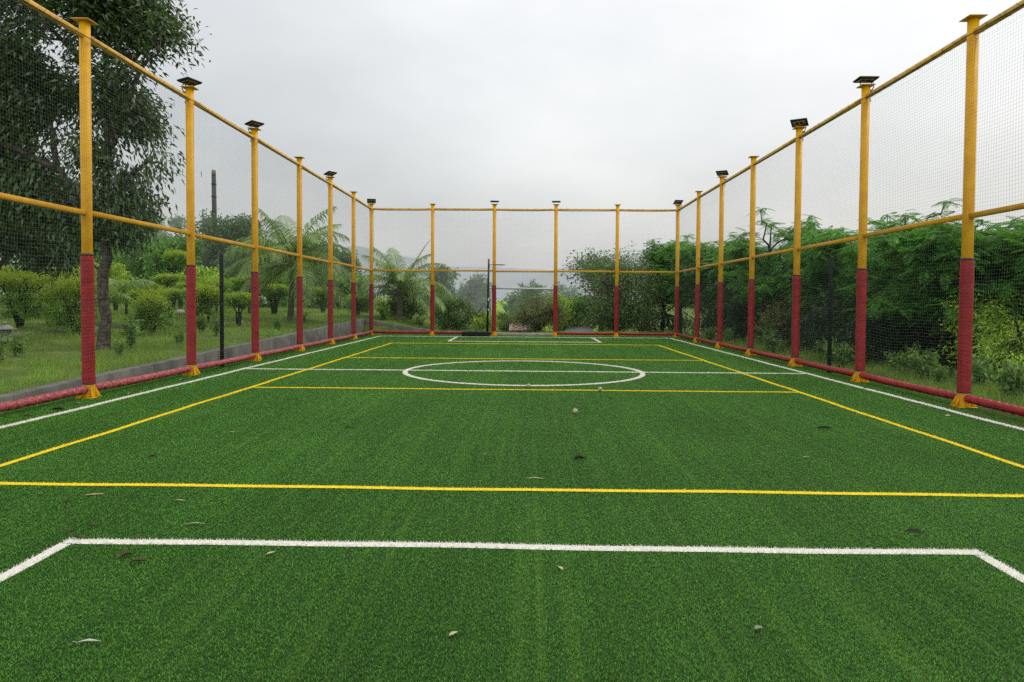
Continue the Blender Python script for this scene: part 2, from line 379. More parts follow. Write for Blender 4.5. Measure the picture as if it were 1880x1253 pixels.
    b0 = np.concatenate([b0, np.stack([E[:, 0] - cx, E[:, 1] - sx_, z0_], 1)]); b1 = np.concatenate([b1, np.stack([E[:, 0] + cx, E[:, 1] + sx_, z0_], 1)])
    tp = np.concatenate([tp, np.stack([E[:, 0] + el * np.cos(ea), E[:, 1] + el * np.sin(ea), eh], 1)]); k = np.concatenate([k, E[:, 3].astype(np.int8)])
    names = {0: ('pitch_pile', 'turf_blade'), 1: ('white_touchline', 'white'), 2: ('white_centre_circle', 'white'), 3: ('white_near_goal_box', 'white'),
             4: ('white_far_goal_box', 'white'), 5: ('yellow_court_line', 'yellow')}
    for i, (nm, mm) in names.items():
        s = k == i; c = int(s.sum())
        hw = (b1[s] - b0[s]) * .26
        V = np.stack([b0[s], b1[s], tp[s] + hw, tp[s] - hw], 1).reshape(-1, 3)
        F = np.arange(c * 4).reshape(-1, 4)
        if i == 0:
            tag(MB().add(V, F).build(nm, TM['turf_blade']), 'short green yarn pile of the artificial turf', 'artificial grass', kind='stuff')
        else:
            S[i].add(V, F, 1)
            lab = {1: 'white boundary and halfway lines of the pitch', 2: 'white centre circle of the pitch', 3: 'white goal box lines nearest the camera',
                   4: 'white goal box lines at the far end', 5: 'yellow volleyball court lines'}[i]
            tag(S[i].build(nm, [TM[mm + '_sheet'], TM[mm + '_blade']]), lab, kind='structure')
build_pitch()

# ------------------------------------------------------------------ cage fence
LX, RX, BY = -6.38, 6.27, 23.5
LY = [1.55, 4.70, 7.83, 10.97, 14.2, 17.3, 20.35]
RY = [1.50, 4.62, 7.68, 10.78, 13.95, 17.0, 19.95]
BX = [-6.42, -3.86, -1.285, 1.27, 3.81, 6.30]
TOP, RAIL, MID, PAD = 5.47, 5.25, 2.70, 2.09
PROT = {}
def wrinkled(r0, z0, z1, seed, rings=70, sides=28, amp=.006, sag=True):
    rg = rs(seed)
    zs = np.linspace(z0, z1, rings); a = np.arange(sides) * 2 * math.pi / sides
    Rr = np.full((rings, sides), r0)
    for _ in range(34):
        zc = z0 + (z1 - z0) * rg.rand() ** (1.7 if sag else 1); ac = rg.uniform(0, 6.28); tilt = rg.uniform(-.05, .05)
        wd = rg.uniform(.008, .02); am = rg.uniform(-1, 1) * amp * 1.5
        da = np.angle(np.exp(1j * (a - ac)))
        Rr += am * np.exp(-((zs[:, None] - zc - tilt * da[None, :]) / wd) ** 2) * np.exp(-(da[None, :] / 1.1) ** 2)
    Rr += rg.normal(0, amp * .12, Rr.shape)
    Rr[0] *= .93; Rr[-1] *= .90; Rr[-2] *= .985
    P = np.stack([Rr * np.cos(a), Rr * np.sin(a), np.repeat(zs[:, None], sides, 1)], -1).reshape(-1, 3)
    i = np.arange(rings - 1)[:, None] * sides; j = np.arange(sides)[None, :]; j2 = (j + 1) % sides
    return P, np.stack([i + j, i + j2, i + sides + j2, i + sides + j], -1).reshape(-1, 4)
def add_post(fence, x, y, rz, seed, facing, lit, slim=False):
    r = .073 if not slim else .074
    post = MB().lathe([(r, .02), (r, TOP - .012)], sides=24).build('post', M['yellow'], fence, True, (x, y, 0))
    bpy.data.objects[post.name].rotation_euler = (0, 0, rz)
    MB().box((0, 0, TOP - .006), (.25, .25, .012), ch=.003).build('cap_plate', M['yellow_dirty'], post)
    ft = MB().lathe([(.092, .012), (.092, .03), (.078, .19), (.078, .20)], sides=24).box((0, 0, .006), (.25, .25, .012), ch=.003)
    for k in range(4 if slim else 6):
        a = k * 2 * math.pi / (4 if slim else 6) + .35
        c_, s_ = math.cos(a), math.sin(a); nx, ny = -s_ * .005, c_ * .005
        V = []
        for sg in (-1, 1):
            for rr, z in ((.075, .012), (.158, .012), (.153, .035), (.077, .185)): V.append((rr * c_ + sg * nx, rr * s_ + sg * ny, z))
        ft.add(V, [np.array([[0, 1, 2, 3], [7, 6, 5, 4], [1, 0, 4, 5], [2, 1, 5, 6], [3, 2, 6, 7], [0, 3, 7, 4]])])
    ft.build('foot', M['yellow'], post)
    key = seed % 5
    if key not in PROT:
        mb = MB(); mb.add(*wrinkled(.087, .20, PAD, 40 + key, amp=.0055))
        PROT[key] = mb.build('padding', M['red'], post, True); pad = PROT[key]
    else:
        pad = PROT[key].copy(); C.objects.link(pad); pad.parent = post
    pad.rotation_euler = (0, 0, facing - rz)
    # neck strap at the top of the padding and the lacing seam down it
    st = MB().lathe([(.083, PAD - .012), (.0885, PAD - .008), (.0885, PAD + .012), (.080, PAD + .02)], sides=24)
    st.build('strap', M['strap'], post, True)
    MB().lathe([(.084, .20), (.0895, .205), (.0895, .222), (.084, .227)], sides=24).build('strap', M['strap'], post, True)
    rg = rs(seed + 900); L = []
    zz = np.arange(.28, PAD - .05, .055)
    sd = -1 if lit > 0 else 1
    for i, z in enumerate(zz):
        a = facing + sd * (.95 + (.16 if i % 2 else -.16) + rg.uniform(-.04, .04)) - rz
        L.append((.0915 * math.cos(a), .0915 * math.sin(a), z + rg.uniform(-.008, .008)))
    MB().tube(L, .0018, 5).build('lacing', M['lace'], post)
    return post
def box_rail(a, b, s=.038, ch=.008):
    """square hollow section from a to b (horizontal)"""
    a = np.array(a, float); b = np.array(b, float); d = b - a; Lh = np.linalg.norm(d); d /= Lh
    n = np.array([-d[1], d[0], 0]); u = np.array([0, 0, 1.0])
    pr = [(-s + ch, -s), (s - ch, -s), (s, -s + ch), (s, s - ch), (s - ch, s), (-s + ch, s), (-s, s - ch), (-s, -s + ch)]
    P = np.array([p + n * x + u * z for p in (a, b) for x, z in pr])
    F = [np.array([[i, i + 8, (i + 1) % 8 + 8, (i + 1) % 8] for i in range(8)]), np.arange(8)[None, :], (np.arange(8)[::-1] + 8)[None, :]]
    return P, F
def tube_pad(a, b, seed):
    """horizontal padded bar with rope-bound folds"""
    a = np.array(a, float); b = np.array(b, float); d = b - a; L = np.linalg.norm(d); d /= L
    n = np.array([-d[1], d[0], 0]); u = np.array([0, 0, 1.0])
    rg = rs(seed); rings = int(L / .022); sides = 20
    t = np.linspace(0, L, rings); an = np.arange(sides) * 2 * math.pi / sides
    Rr = np.full((rings, sides), .059)
    for _ in range(int(L * 34)):
        tc = rg.uniform(0, L); ac = rg.uniform(0, 6.28); sl = rg.uniform(-.12, .12); wd = rg.uniform(.010, .03); am = rg.uniform(-.010, .009)
        da = np.angle(np.exp(1j * (an - ac)))
        Rr += am * np.exp(-((t[:, None] - tc - sl * da[None, :]) / wd) ** 2) * np.exp(-(da[None, :] / .8) ** 2)
    tj = t + .02 * np.sin(9 * t + seed); Rr -= .016 * np.exp(-(((tj % .17) - .085) / .016) ** 2)[:, None]
    Rr[0] *= .85; Rr[-1] *= .85
    sag = -.012 * np.sin(math.pi * t / L)
    ctr = a + d * t[:, None] + u * sag[:, None]
    P = (ctr[:, None, :] + Rr[..., None] * (np.cos(an)[None, :, None] * n + np.sin(an)[None, :, None] * u)).reshape(-1, 3)
    i = np.arange(rings - 1)[:, None] * sides; j = np.arange(sides)[None, :]; j2 = (j + 1) % sides
    F = np.stack([i + j, i + sides + j, i + sides + j2, i + j2], -1).reshape(-1, 4)
    return P, [F, np.arange(sides)[None, :], (np.arange(sides)[::-1] + (rings - 1) * sides)[None, :]], ctr
def net_mesh(a, b, inward, breaks, z0, z1, seed, open_bay=None):
    """knotted square net: twine prisms along both directions, hanging a little slack between the posts"""
    a = np.array([*a, 0.0]); b = np.array([*b, 0.0]); d = b - a; L = np.linalg.norm(d); d /= L
    n = np.array([*inward, 0.0]); rg = rs(seed); p = .05; r = .0010
    ph = rg.uniform(0, 6.28, 12); bk = np.array(breaks)
    amp = rg.uniform(.5, 1.3, len(bk))
    def warp(t, z):
        i = np.clip(np.searchsorted(bk, t) - 1, 0, len(bk) - 2)
        f = np.clip((t - bk[i]) / (bk[i + 1] - bk[i]), 0, 1); s = np.sin(math.pi * f) * amp[i]
        g = np.clip((z - z0) / (z1 - z0), 0, 1); env = np.sin(math.pi * np.sqrt(g))
        sagz = -.045 * s * (1 - g) ** 2 * (g > .01) - .03 * s * (g > .97) - .010 * np.sin(2.3 * t + ph[0] + 4 * z) * env - .012 * (1 - g) * np.sin(5.1 * t + ph[1])
        out = env * (.030 * s * np.sin(2.1 * z + ph[2] + i) + .012 * np.sin(3.1 * t + ph[3]) * np.cos(1.7 * z + ph[4])) + .012
        dt = .012 * np.sin(2.9 * z + ph[5] + .7 * t) * env
        return (a + d * (t + dt)[..., None] + n * out[..., None] + np.array([0, 0, 1.0]) * (z + sagz)[..., None])
    mb = MB()
    def prisms(Pm, e1, e2):                                  # Pm (lines, samples, 3)
        l, m_, _ = Pm.shape
        ang = np.array([math.pi / 2, math.pi / 2 + 2.094, math.pi / 2 + 4.189])
        V = Pm[:, :, None, :] + r * (np.cos(ang)[:, None] * e1 + np.sin(ang)[:, None] * e2)[None, None]
        k = np.arange(l)[:, None, None] * (m_ * 3) + np.arange(m_ - 1)[None, :, None] * 3 + np.arange(3)[None, None, :]
        k2 = np.arange(l)[:, None, None] * (m_ * 3) + np.arange(m_ - 1)[None, :, None] * 3 + ((np.arange(3) + 1) % 3)[None, None, :]
        mb.add(V.reshape(-1, 3), np.stack([k, k2, k2 + 3, k + 3], -1).reshape(-1, 4))
    tt = np.linspace(0, L, int(L / .19)); zz = np.arange(z0, z1, p)
    prisms(warp(*np.meshgrid(tt, zz)), n, np.array([0, 0, 1.0]))
    tv = np.arange(0, L, p); zv = np.linspace(z0, z1, int((z1 - z0) / .22))
    T, Zm = np.meshgrid(tv, zv, indexing='ij')
    prisms(warp(T, Zm), n, d)
    return mb, warp
def add_bays(fence, P, axis_seed, skip_pad=()):
    for i in range(len(P) - 1):
        a, b = np.array(P[i], float), np.array(P[i + 1], float)
        d = (b - a) / np.linalg.norm(b - a); o = d * .070
        dz = [0.0, .01, -.008, .006, -.004, .008][i % 6]
        MB().add(*box_rail((*(a + o), RAIL + dz * .6), (*(b - o), RAIL + dz * .6))).build('top_rail', M['yellow_dirty'], fence)
        MB().add(*box_rail((*(a + o), MID + dz), (*(b - o), MID + dz), .036)).build('middle_rail', M['yellow'], fence)
        if i not in skip_pad:
            V, F, ctr = tube_pad((*(a + d * .075), .130), (*(b - d * .075), .130), axis_seed + i)
            pd = MB().add(V, F).build('bottom_padding', M['red_faded_sheen'] if axis_seed == 100 else M['red'], fence, True)
def border_rope(warpfn, L, z0, z1, a, b, inward, fence, seed):
    """black rope edge and the cord spiralling round the top rail"""
    mb = MB(); t = np.linspace(0, L, int(L / .12))
    mb.tube(warpfn(t, np.full(len(t), z1)), .007, 5)
    a = np.array([*a, RAIL], float); b = np.array([*b, RAIL], float); d = (b - a) / np.linalg.norm(b - a)
    n = np.array([*inward, 0.0]); off = float(np.dot(warpfn(np.array([0.0]), np.array([z1]))[0] - a, n))
    c = a - n * 0.0
    rg = rs(seed); H = []
    tt = 0.0
    cr = [(-.0395, -.0395), (.0395, -.0395), (.0395, .0395), (-.0395, .0395)]
    while tt < L:
        st = .075 + rg.uniform(-.03, .05)
        for k in range(4):
            H.append(c + d * tt + n * cr[k][0] + np.array([0, 0, cr[k][1]])); tt += st
    mb.tube(H, .0020, 4)
    mb.build('lacing_rope', M['rope'], fence)

def build_fences():
    # left
    f = empty('net_fence', (0, 0, 0), 'left side of the yellow net cage, with pinkish red bottom padding', 'fence', 'sides of the net cage')
    for i, y in enumerate(LY): add_post(f, LX, y, 0, 10 + i, 0.0, 1)
    add_bays(f, [(LX, y) for y in LY] + [(BX[0], BY)], 100)
    a, b = (LX + .098, LY[0]), (LX + .085, BY - .1)
    L = b[1] - a[1]
    mb, wf = net_mesh(a, b, (1, 0), [y - LY[0] for y in LY] + [L], .13, RAIL - .05, 5)
    mb.build('net', M['net'], f); border_rope(wf, L, .13, RAIL - .05, (LX, LY[0]), (LX, BY), (1, 0), f, 1)
    # right
    f = empty('net_fence', (0, 0, 0), 'right side of the yellow net cage, in front of the feathery trees', 'fence', 'sides of the net cage')
    for i, y in enumerate(RY): add_post(f, RX, y, 0, 20 + i, math.pi, -1)
    add_bays(f, [(RX, y) for y in RY] + [(BX[-1], BY)], 200)
    a, b = (RX - .098, RY[0]), (RX - .085, BY - .1); L = b[1] - a[1]
    mb, wf = net_mesh(a, b, (-1, 0), [y - RY[0] for y in RY] + [L], .13, RAIL - .05, 6)
    mb.build('net', M['net'], f); border_rope(wf, L, .13, RAIL - .05, (RX, RY[0]), (RX, BY), (-1, 0), f, 2)
    # back
    f = empty('net_fence', (0, 0, 0), 'far end of the yellow net cage, behind the basketball stand', 'fence', 'sides of the net cage')
    for i, x in enumerate(BX): add_post(f, x, BY, 0, 30 + i, -math.pi / 2, 1, slim=True)
    add_bays(f, [(x, BY) for x in BX], 300, skip_pad=(2,))
    a, b = (BX[0] + .1, BY - .098), (BX[-1] - .1, BY - .098); L = b[0] - a[0]
    mb, wf = net_mesh(a, b, (0, -1), [0] + [x - a[0] for x in BX[1:-1]] + [L], .13, RAIL - .05, 7)
    mb.build('net', M['net'], f); border_rope(wf, L, .13, RAIL - .05, (BX[0], BY), (BX[-1], BY), (0, -1), f, 3)
build_fences()

# ------------------------------------------------------------------ floodlights on the posts
def floodlight(x, y, rz, tilt, inward, label, cable=True):
    t = empty('floodlight', (x, y, TOP + .002), label, 'floodlight', 'floodlights on top of the cage posts', rz)
    br = MB()
    for s in (-1, 1):
        br.box((s * .10, 0, .055), (.006, .03, .11), ch=.001)
    br.box((0, 0, .003), (.206, .034, .006), ch=.001)
    br.build('bracket', M['black'], t)
    h = MB()
    Vt = Matrix.Translation((0, 0, .115)) @ Matrix.Rotation(tilt, 4, 'X')
    h.box((0, 0, 0), (.36, .28, .028), ch=.006)
    for k in range(9): h.box((-.12 + .03 * k, 0, .025), (.006, .17, .022))
    hb = h.build('housing', M['black'], t); hb.data.transform(Vt)
    ln = MB().box((0, 0, -.0165), (.29, .21, .006), ch=.002).build('lens', M['lens'], hb); ln.data.transform(Vt)
    fr = MB()
    for s in (-1, 1):
        fr.box((s * .155, 0, -.019), (.02, .245, .012)); fr.box((0, s * .114, -.019), (.29, .02, .012))
        fr.box((s * .045, 0, -.021), (.055, .09, .003))
    fr.build('bezel', M['black_plastic'], hb).data.transform(Vt)
    if cable:
        c_, s_ = math.cos(-rz), math.sin(-rz)
        ox, oy = -inward[0] * .10, -inward[1] * .10
        def loc(px, py, z): return (px * c_ - py * s_, px * s_ + py * c_, z)
        P = [loc(ox * .5, oy * .5, .09), loc(ox * 1.3, oy * 1.3, .06), loc(ox * 1.45, oy * 1.45, -.02), loc(ox, oy, -.10), loc(ox * .8, oy * .8 + .03, -.17), loc(ox * 1.1, oy * 1.1 + .04, -.26), loc(ox * .8, oy * .8, -.30)]
        mb = MB().tube(P, .010, 6)
        jb = loc(ox * .92, oy * .92, -.135); mb.box(jb, (.075, .075, .11), ch=.006)
        mb.build('cable', M['black'], t, True)
    return t
E45 = math.pi / 4
floodlight(LX, LY[2], 1.24, -.12, (1, 0), 'largest and nearest floodlight on the left fence, tilted like a diamond')
floodlight(LX, LY[3], 1.05, -.18, (1, 0), 'left fence floodlight one post beyond the largest left one')
floodlight(LX, LY[5], 1.0, -.3, (1, 0), 'small left fence floodlight between two bare capped posts')
floodlight(BX[0], BY, .22, -.5, (1, 0), 'floodlight on the left corner post of the cage')
floodlight(BX[2], BY, 0.1, .02, (0, -1), 'flat floodlight above the basketball stand at the far end', False)
floodlight(BX[3], BY, -.1, .02, (0, -1), 'flat floodlight on the far post right of the basketball hoop', False)
floodlight(BX[5], BY, .18, -.5, (-1, 0), 'floodlight on the right corner post of the cage')
floodlight(RX, RY[5], -.5, -.35, (-1, 0), 'small right fence floodlight between two bare capped posts')
floodlight(RX, RY[3], -.55, -.40, (-1, 0), 'steeply tilted floodlight on the right fence with a dangling cable')
floodlight(RX, RY[2], .0, -.03, (-1, 0), 'largest and nearest floodlight on the right fence, with looped cable')

# ------------------------------------------------------------------ volleyball poles
def volley_pole(x, y, label, side):
    t = empty('net_pole', (x, y, 0), label, 'net pole', 'volleyball net poles beside the halfway line')
    mb = MB().lathe([(.041, .008), (.041, 2.41), (.036, 2.435), (.014, 2.445)], sides=20)
    mb.build('shaft', M['dark_green'], t, True)
    MB().box((0, 0, .004), (.085, .085, .008), ch=.002).build('base_plate', M['dark_green'], t)
    hk = MB()
    for z in (.35, .85, 1.35, 1.85, 2.30):
        hk.lathe([(.0425, z - .012), (.045, z - .01), (.045, z + .01), (.0425, z + .012)], sides=20)
        hk.tube([(-side * .03, 0, z), (-side * .062, 0, z), (-side * .066, 0, z + .025)], .004, 6)
    hk.build('hook_band', M['rope'], t)
volley_pole(-6.502, 9.44, 'black green volleyball pole behind the left fence, by the clipped shrubs', -1)
volley_pole(6.405, 9.29, 'black green volleyball pole behind the right fence, against dark trees', 1)

# ------------------------------------------------------------------ basketball stand
def basketball():
    t = empty('basketball_stand', (-1.98, 22.9, 0), 'portable black basketball stand without backboard at the far end', 'basketball stand')
    prof = []
    mb = MB()
    # rounded water-filled base: stacked rounded rectangles
    def rr(hx, hy, r, z, n=5):
        P = []
        for cx, cy, a0 in ((hx - r, hy - r, 0), (-hx + r, hy - r, 90), (-hx + r, -hy + r, 180), (hx - r, -hy + r, 270)):
            for k in range(n): a = R(a0 + 90 * k / (n - 1)); P.append((cx + r * math.cos(a), cy + r * math.sin(a), z))
        return P
    rings = [rr(.54, .30, .1, .02), rr(.575, .335, .12, .05), rr(.575, .335, .12, .085), rr(.555, .315, .12, .10), rr(.565, .325, .12, .115), rr(.56, .32, .12, .185), rr(.52, .29, .12, .205), rr(.30, .16, .08, .212)]
    V = np.array(rings).reshape(-1, 3); n = len(rings[0])
    i = np.arange(len(rings) - 1)[:, None] * n; j = np.arange(n)[None, :]; j2 = (j + 1) % n
    mb.add(V, [np.stack([i + j, i + j2, i + n + j2, i + n + j], -1).reshape(-1, 4), np.arange(n)[::-1][None, :], (np.arange(n) + (len(rings) - 1) * n)[None, :]])
    base = mb.build('base', M['black_plastic'], t, True)
    wh = MB()
    for s in (-1, 1):
        prf = [(.022, -.015), (.034, -.012), (.034, .012), (.022, .015)]
        w = MB().lathe(prf, sides=16); V = w.V[0] @ np.array([[0, 0, -1], [0, 1, 0], [1, 0, 0]]).T + np.array([.40 * 1, s * .30, .034])
        wh.add(V, w.F)
    wh.build('wheel', M['rope'], base)
    MB().lathe([(.04, .205), (.04, .225), (.03, .23)], c=(-.25, .05, 0), sides=14).build('filler_cap', M['rope'], base)
    px = .455
    pole = MB().tube([(px, 0, .13), (px + .015, 0, 1.2), (px + .03, 0, 2.3), (px + .045, 0, 3.17)], [.045, .045, .040, .036], 16).build('pole', M['black'], t, True)
    MB().lathe([(.048, 1.17), (.05, 1.18), (.05, 1.22), (.048, 1.23)], c=(px + .014, 0, 0), sides=16).build('pole_joint', M['black_plastic'], pole, True)
    for z, h in ((1.06, .07), (1.46, .12)):
        a = np.linspace(-1.5, -.7, 8); V = np.array([(px + .018 + .0475 * math.cos(t_), .0475 * math.sin(t_), zz) for zz in (z, z + h) for t_ in a])
        q = np.arange(7); MB().add(V, np.stack([q, q + 1, q + 9, q + 8], 1)).build('sticker', M['white'], pole)
    for s in (-1, 1):
        MB().tube([(-.10, s * .16, .17), (px - .01, s * .04, .52)], .011, 8).build('brace', M['black'], t, True)
    zr = 2.93
    a = np.linspace(0, 2 * math.pi, 41)
    rim = MB().tube(np.stack([px + .49 + .215 * np.cos(a), .215 * np.sin(a), np.full(41, zr)], 1), .010, 8, caps=False)
    rim.tube([(px + .07, .06, zr), (px + .30, .10, zr)], .009, 6); rim.tube([(px + .07, -.06, zr), (px + .30, -.10, zr)], .009, 6)
    rg = MB()
    rm = rim.build('rim', M['black'], t, True)
    MB().box((px + .055, 0, zr - .03), (.05, .16, .16), ch=.006).build('rim_bracket', M['black'], rm)
    for k in range(12):
        b = k * math.pi / 6; rg.tube([(px + .49 + .207 * math.cos(b), .207 * math.sin(b), zr - .006), (px + .49 + .207 * math.cos(b), .207 * math.sin(b), zr - .028), (px + .49 + .215 * math.cos(b + .06), .215 * math.sin(b + .06), zr - .008)], .003, 4)
    rg.build('net_hook', M['black'], rm)
basketball()

# ------------------------------------------------------------------ balls
def ball(x, y, r, label, seed):
    mb = MB(); sg = 24; rn = 14
    th = np.linspace(.001, math.pi - .001, rn); prof = [(r * math.sin(t), -r * math.cos(t)) for t in th]
    mb.lathe(prof, sides=sg)
    o = mb.build('tennis_ball', M['ball'], None, True, (x, y, r + .006))
    rg = rs(seed); o.rotation_euler = tuple(rg.uniform(0, 6, 3))
    s = np.linspace(0, 2 * math.pi, 60)
    A, B = .44, .9
    P = np.stack([np.cos(s) + .28 * np.cos(3 * s), np.sin(s) - .28 * np.sin(3 * s), .95 * np.sin(2 * s)], 1); P /= np.linalg.norm(P, axis=1)[:, None]
    MB().tube(P * (r * 1.004), r * .035, 5, caps=False).build('seam', M['white'], o)
    tag(o, label, 'ball', 'worn balls lying on the pitch')
ball(.684, 3.64, .035, 'worn tan ball nearest the camera, on plain turf before the yellow attack line', 1)
ball(.091, 6.30, .033, 'worn tan ball beside the near edge of the white centre circle', 2)
ball(1.256, 5.95, .033, 'worn tan ball lying on the yellow attack line', 3)

# ------------------------------------------------------------------ fallen leaves
LM = {}
for nm, c, d in (('tan', (.36, .29, .15), (.20, .16, .08)), ('pale', (.42, .44, .24), (.26, .29, .13)), ('brown', (.095, .055, .030), (.045, .026, .016)), ('black', (.022, .016, .016), (.010, .008, .008)),
                 ('grey', (.50, .50, .46), (.30, .31, .27)), ('sage', (.22, .25, .17), (.12, .14, .09)), ('red', (.14, .045, .03), (.06, .022, .018))):
    LM[nm] = paint(nm + '_dry_leaf', c, d, rough=.75, nscale=40, bump=.3, bscale=90, spec=.2)
def fallen_leaf(x, y, L, asp, rz, col, curl, label, seed, lift=.012):
    rg = rs(seed + 77); n = 11
    t = np.linspace(0, 1, n); w = L * asp * .5 * np.sin(math.pi * t ** .85) ** .8
    w = w * (1 + rg.uniform(-.12, .12, n)); w[0] = L * .006; w[-1] = L * .004
    curl *= .3
    bend = curl * L * .25 * np.sin(math.pi * t) + lift
    side = .05 * L * np.sin(math.pi * t * 1.3 + rg.uniform(0, 3))
    V = []
    for sgn in (-1, -.5, 0, .5, 1):
        ww = w * sgn
        z = bend + abs(sgn) ** 1.5 * w * (.35 + .9 * curl) * (1 if rg.rand() < .8 else .4) + rg.uniform(0, .02 * L, n)
        V.append(np.stack([t * L - L / 2, ww * (1 - .3 * curl * abs(sgn)) + side, z], 1))
    V = np.array(V).reshape(-1, 3); V[:, 2] = np.maximum(V[:, 2], .006)
    F = [[r * n + i, r * n + i + 1, (r + 1) * n + i + 1, (r + 1) * n + i] for r in range(4) for i in range(n - 1)]
    mb = MB().add(V, np.array(F))
    o = mb.build('fallen_leaf', LM[col], None, True, (x, y, .002)); o.rotation_euler = (0, 0, rz)
    MB().tube([(-L * .5 - L * .16, side[0] + .004, lift + .004), (-L * .5, side[0], lift + .002), (-L * .2, side[2], bend[3] - .0005), (L * .3, side[8], bend[8] - .0005)], [L * .012, L * .014, L * .012, L * .005], 5).build('stalk', LM[col], o, True)
    tag(o, label, 'leaf', 'fallen leaves scattered on the turf')
LEAVES = [
 (-3.14, -.30, .15, .20, .45, 'tan', .15, 'long tan leaf just this side of the yellow end line, far left'),
 (-3.23, -.48, .065, .5, 1.3, 'brown', .7, 'small upright brown leaf left of the long tan leaf'),
 (-2.44, -.42, .11, .24, -.25, 'tan', .2, 'olive tan leaf between the yellow end line and white box, left'),
 (-2.08, -.93, .135, .18, .2, 'pale', .3, 'long pale green leaf just above the white box line, left'),
 (-2.71, -.99, .06, .45, .4, 'brown', .5, 'small brown leaf just beyond the left corner of the white box'),
 (-2.79, -1.09, .05, .4, 1.4, 'red', .4, 'tiny reddish leaf touching the outside of the white box corner'),
 (-2.66, -1.21, .075, .42, -.25, 'brown', .8, 'curled dark leaf lying on the left corner of the white box'),
 (-2.30, -1.20, .075, .24, .4, 'brown', .5, 'thin brown leaf on the white box line, near its left corner'),
 (-2.21, -1.49, .065, .75, .9, 'brown', .9, 'crumpled brown leaf inside the white box, left of its larger neighbour'),
 (-2.09, -1.57, .09, .34, .2, 'brown', .8, 'larger curled brown leaf inside the white box at left'),
 (-1.41, -1.42, .065, .42, 1.0, 'pale', .2, 'small pale green leaf inside the white box, left of the middle'),
 (-1.80, -2.46, .11, .17, .2, 'grey', .3, 'long silvery leaf at bottom left, nearest the camera'),
 (.13, .31, .155, .16, .0, 'pale', .2, 'long pale leaf lying beyond the middle of the yellow end line'),
 (-.96, -1.41, .02, .7, .5, 'red', .5, 'tiny dark red scrap inside the white box'),
 (.23, -1.58, .065, .42, -1.0, 'pale', .3, 'pale pointed leaf inside the white box, right of the middle'),
 (-.27, -2.34, .06, .6, .9, 'pale', .7, 'notched pale leaf at the bottom middle of the pitch'),
 (2.51, -.91, .095, .35, -.3, 'black', .9, 'black curled leaf beyond the white box line near its right corner'),
 (1.08, -2.25, .055, .7, .3, 'sage', .7, 'folded grey green leaf inside the white box at lower right'),
 (-3.38, .94, .065, .55, .4, 'brown', .9, 'brown curled leaf beyond the yellow end line, inside the left yellow sideline'),
 (-6.03, 3.53, .17, .35, .1, 'black', .5, 'black leaf beside the left bottom padding, left of the nearest post'),
 (-3.15, 2.13, .10, .22, .1, 'pale', .15, 'flat pale leaf between the left yellow sideline and the middle'),
 (-6.07, 3.02, .10, .35, .4, 'black', .5, 'small black leaf close to the left white touchline, frame edge'),
 (-5.91, 4.26, .08, .5, .6, 'brown', .2, 'brown leaf in front of the foot of the nearest left post'),
 (-6.12, 4.05, .13, .35, .1, 'tan', .15, 'tan leaf flat under the left padding, left of the nearest post'),
 (-1.95, 2.46, .11, .26, -.05, 'black', .4, 'thin dark leaf alone in the left half of the court'),
 (-.33, 1.16, .045, .8, .3, 'tan', .9, 'chunky pale tan leaf in the middle of the near court'),
 (-5.93, 13.89, .10, .5, .3, 'black', .6, 'black leaf on the left white touchline beyond the halfway line'),
 (.54, 1.03, .11, .5, .15, 'black', 1.0, 'black star shaped curled leaf right of the middle of the near court'),
 (1.32, 5.07, .08, .5, -.4, 'brown', .5, 'small brown leaf just this side of the ball on the yellow line'),
 (3.10, 4.49, .10, .32, .0, 'tan', .3, 'tan leaf near the right end of the yellow attack line'),
 (3.51, 2.73, .16, .34, -.1, 'black', .7, 'largest black leaf in the right half of the court'),
 (2.67, 1.20, .07, .5, -.2, 'tan', .7, 'pale tan leaf in the near right of the court'),
 (5.52, 3.72, .09, .45, .2, 'grey', .6, 'pale leaf just inside the right white touchline'),
 (5.83, 6.56, .07, .5, .3, 'brown', .6, 'brown leaf lying on the right white touchline'),
 (3.71, 4.28, .05, .6, .5, 'black', .8, 'tiny dark leaf near the right yellow sideline, beyond the large black one'),
 (-.97, 10.33, .10, .5, .2, 'black', .6, 'dark leaf inside the white centre circle beyond the halfway line'),
 (-5.01, 11.54, .12, .4, .4, 'tan', .4, 'tan leaf between the left yellow sideline and white touchline'),
]
LEAVES = [(a[0], a[1], a[2] * (1.08 if a[5] in ('brown', 'black', 'red') else .88), *a[3:]) for a in LEAVES]
rl = rs(8)
for k in range(11):
    LEAVES.append((rl.uniform(-6.25, -5.95), 4.9 + k * .72 + rl.uniform(-.2, .2), rl.uniform(.05, .10), rl.uniform(.3, .6), rl.uniform(0, 6), ('tan', 'brown', 'sage', 'pale')[k % 4], rl.uniform(.2, .7), 'small dry leaf littering the strip between left bottom padding and white touchline'))
for i, a in enumerate(LEAVES): fallen_leaf(*a, seed=i)

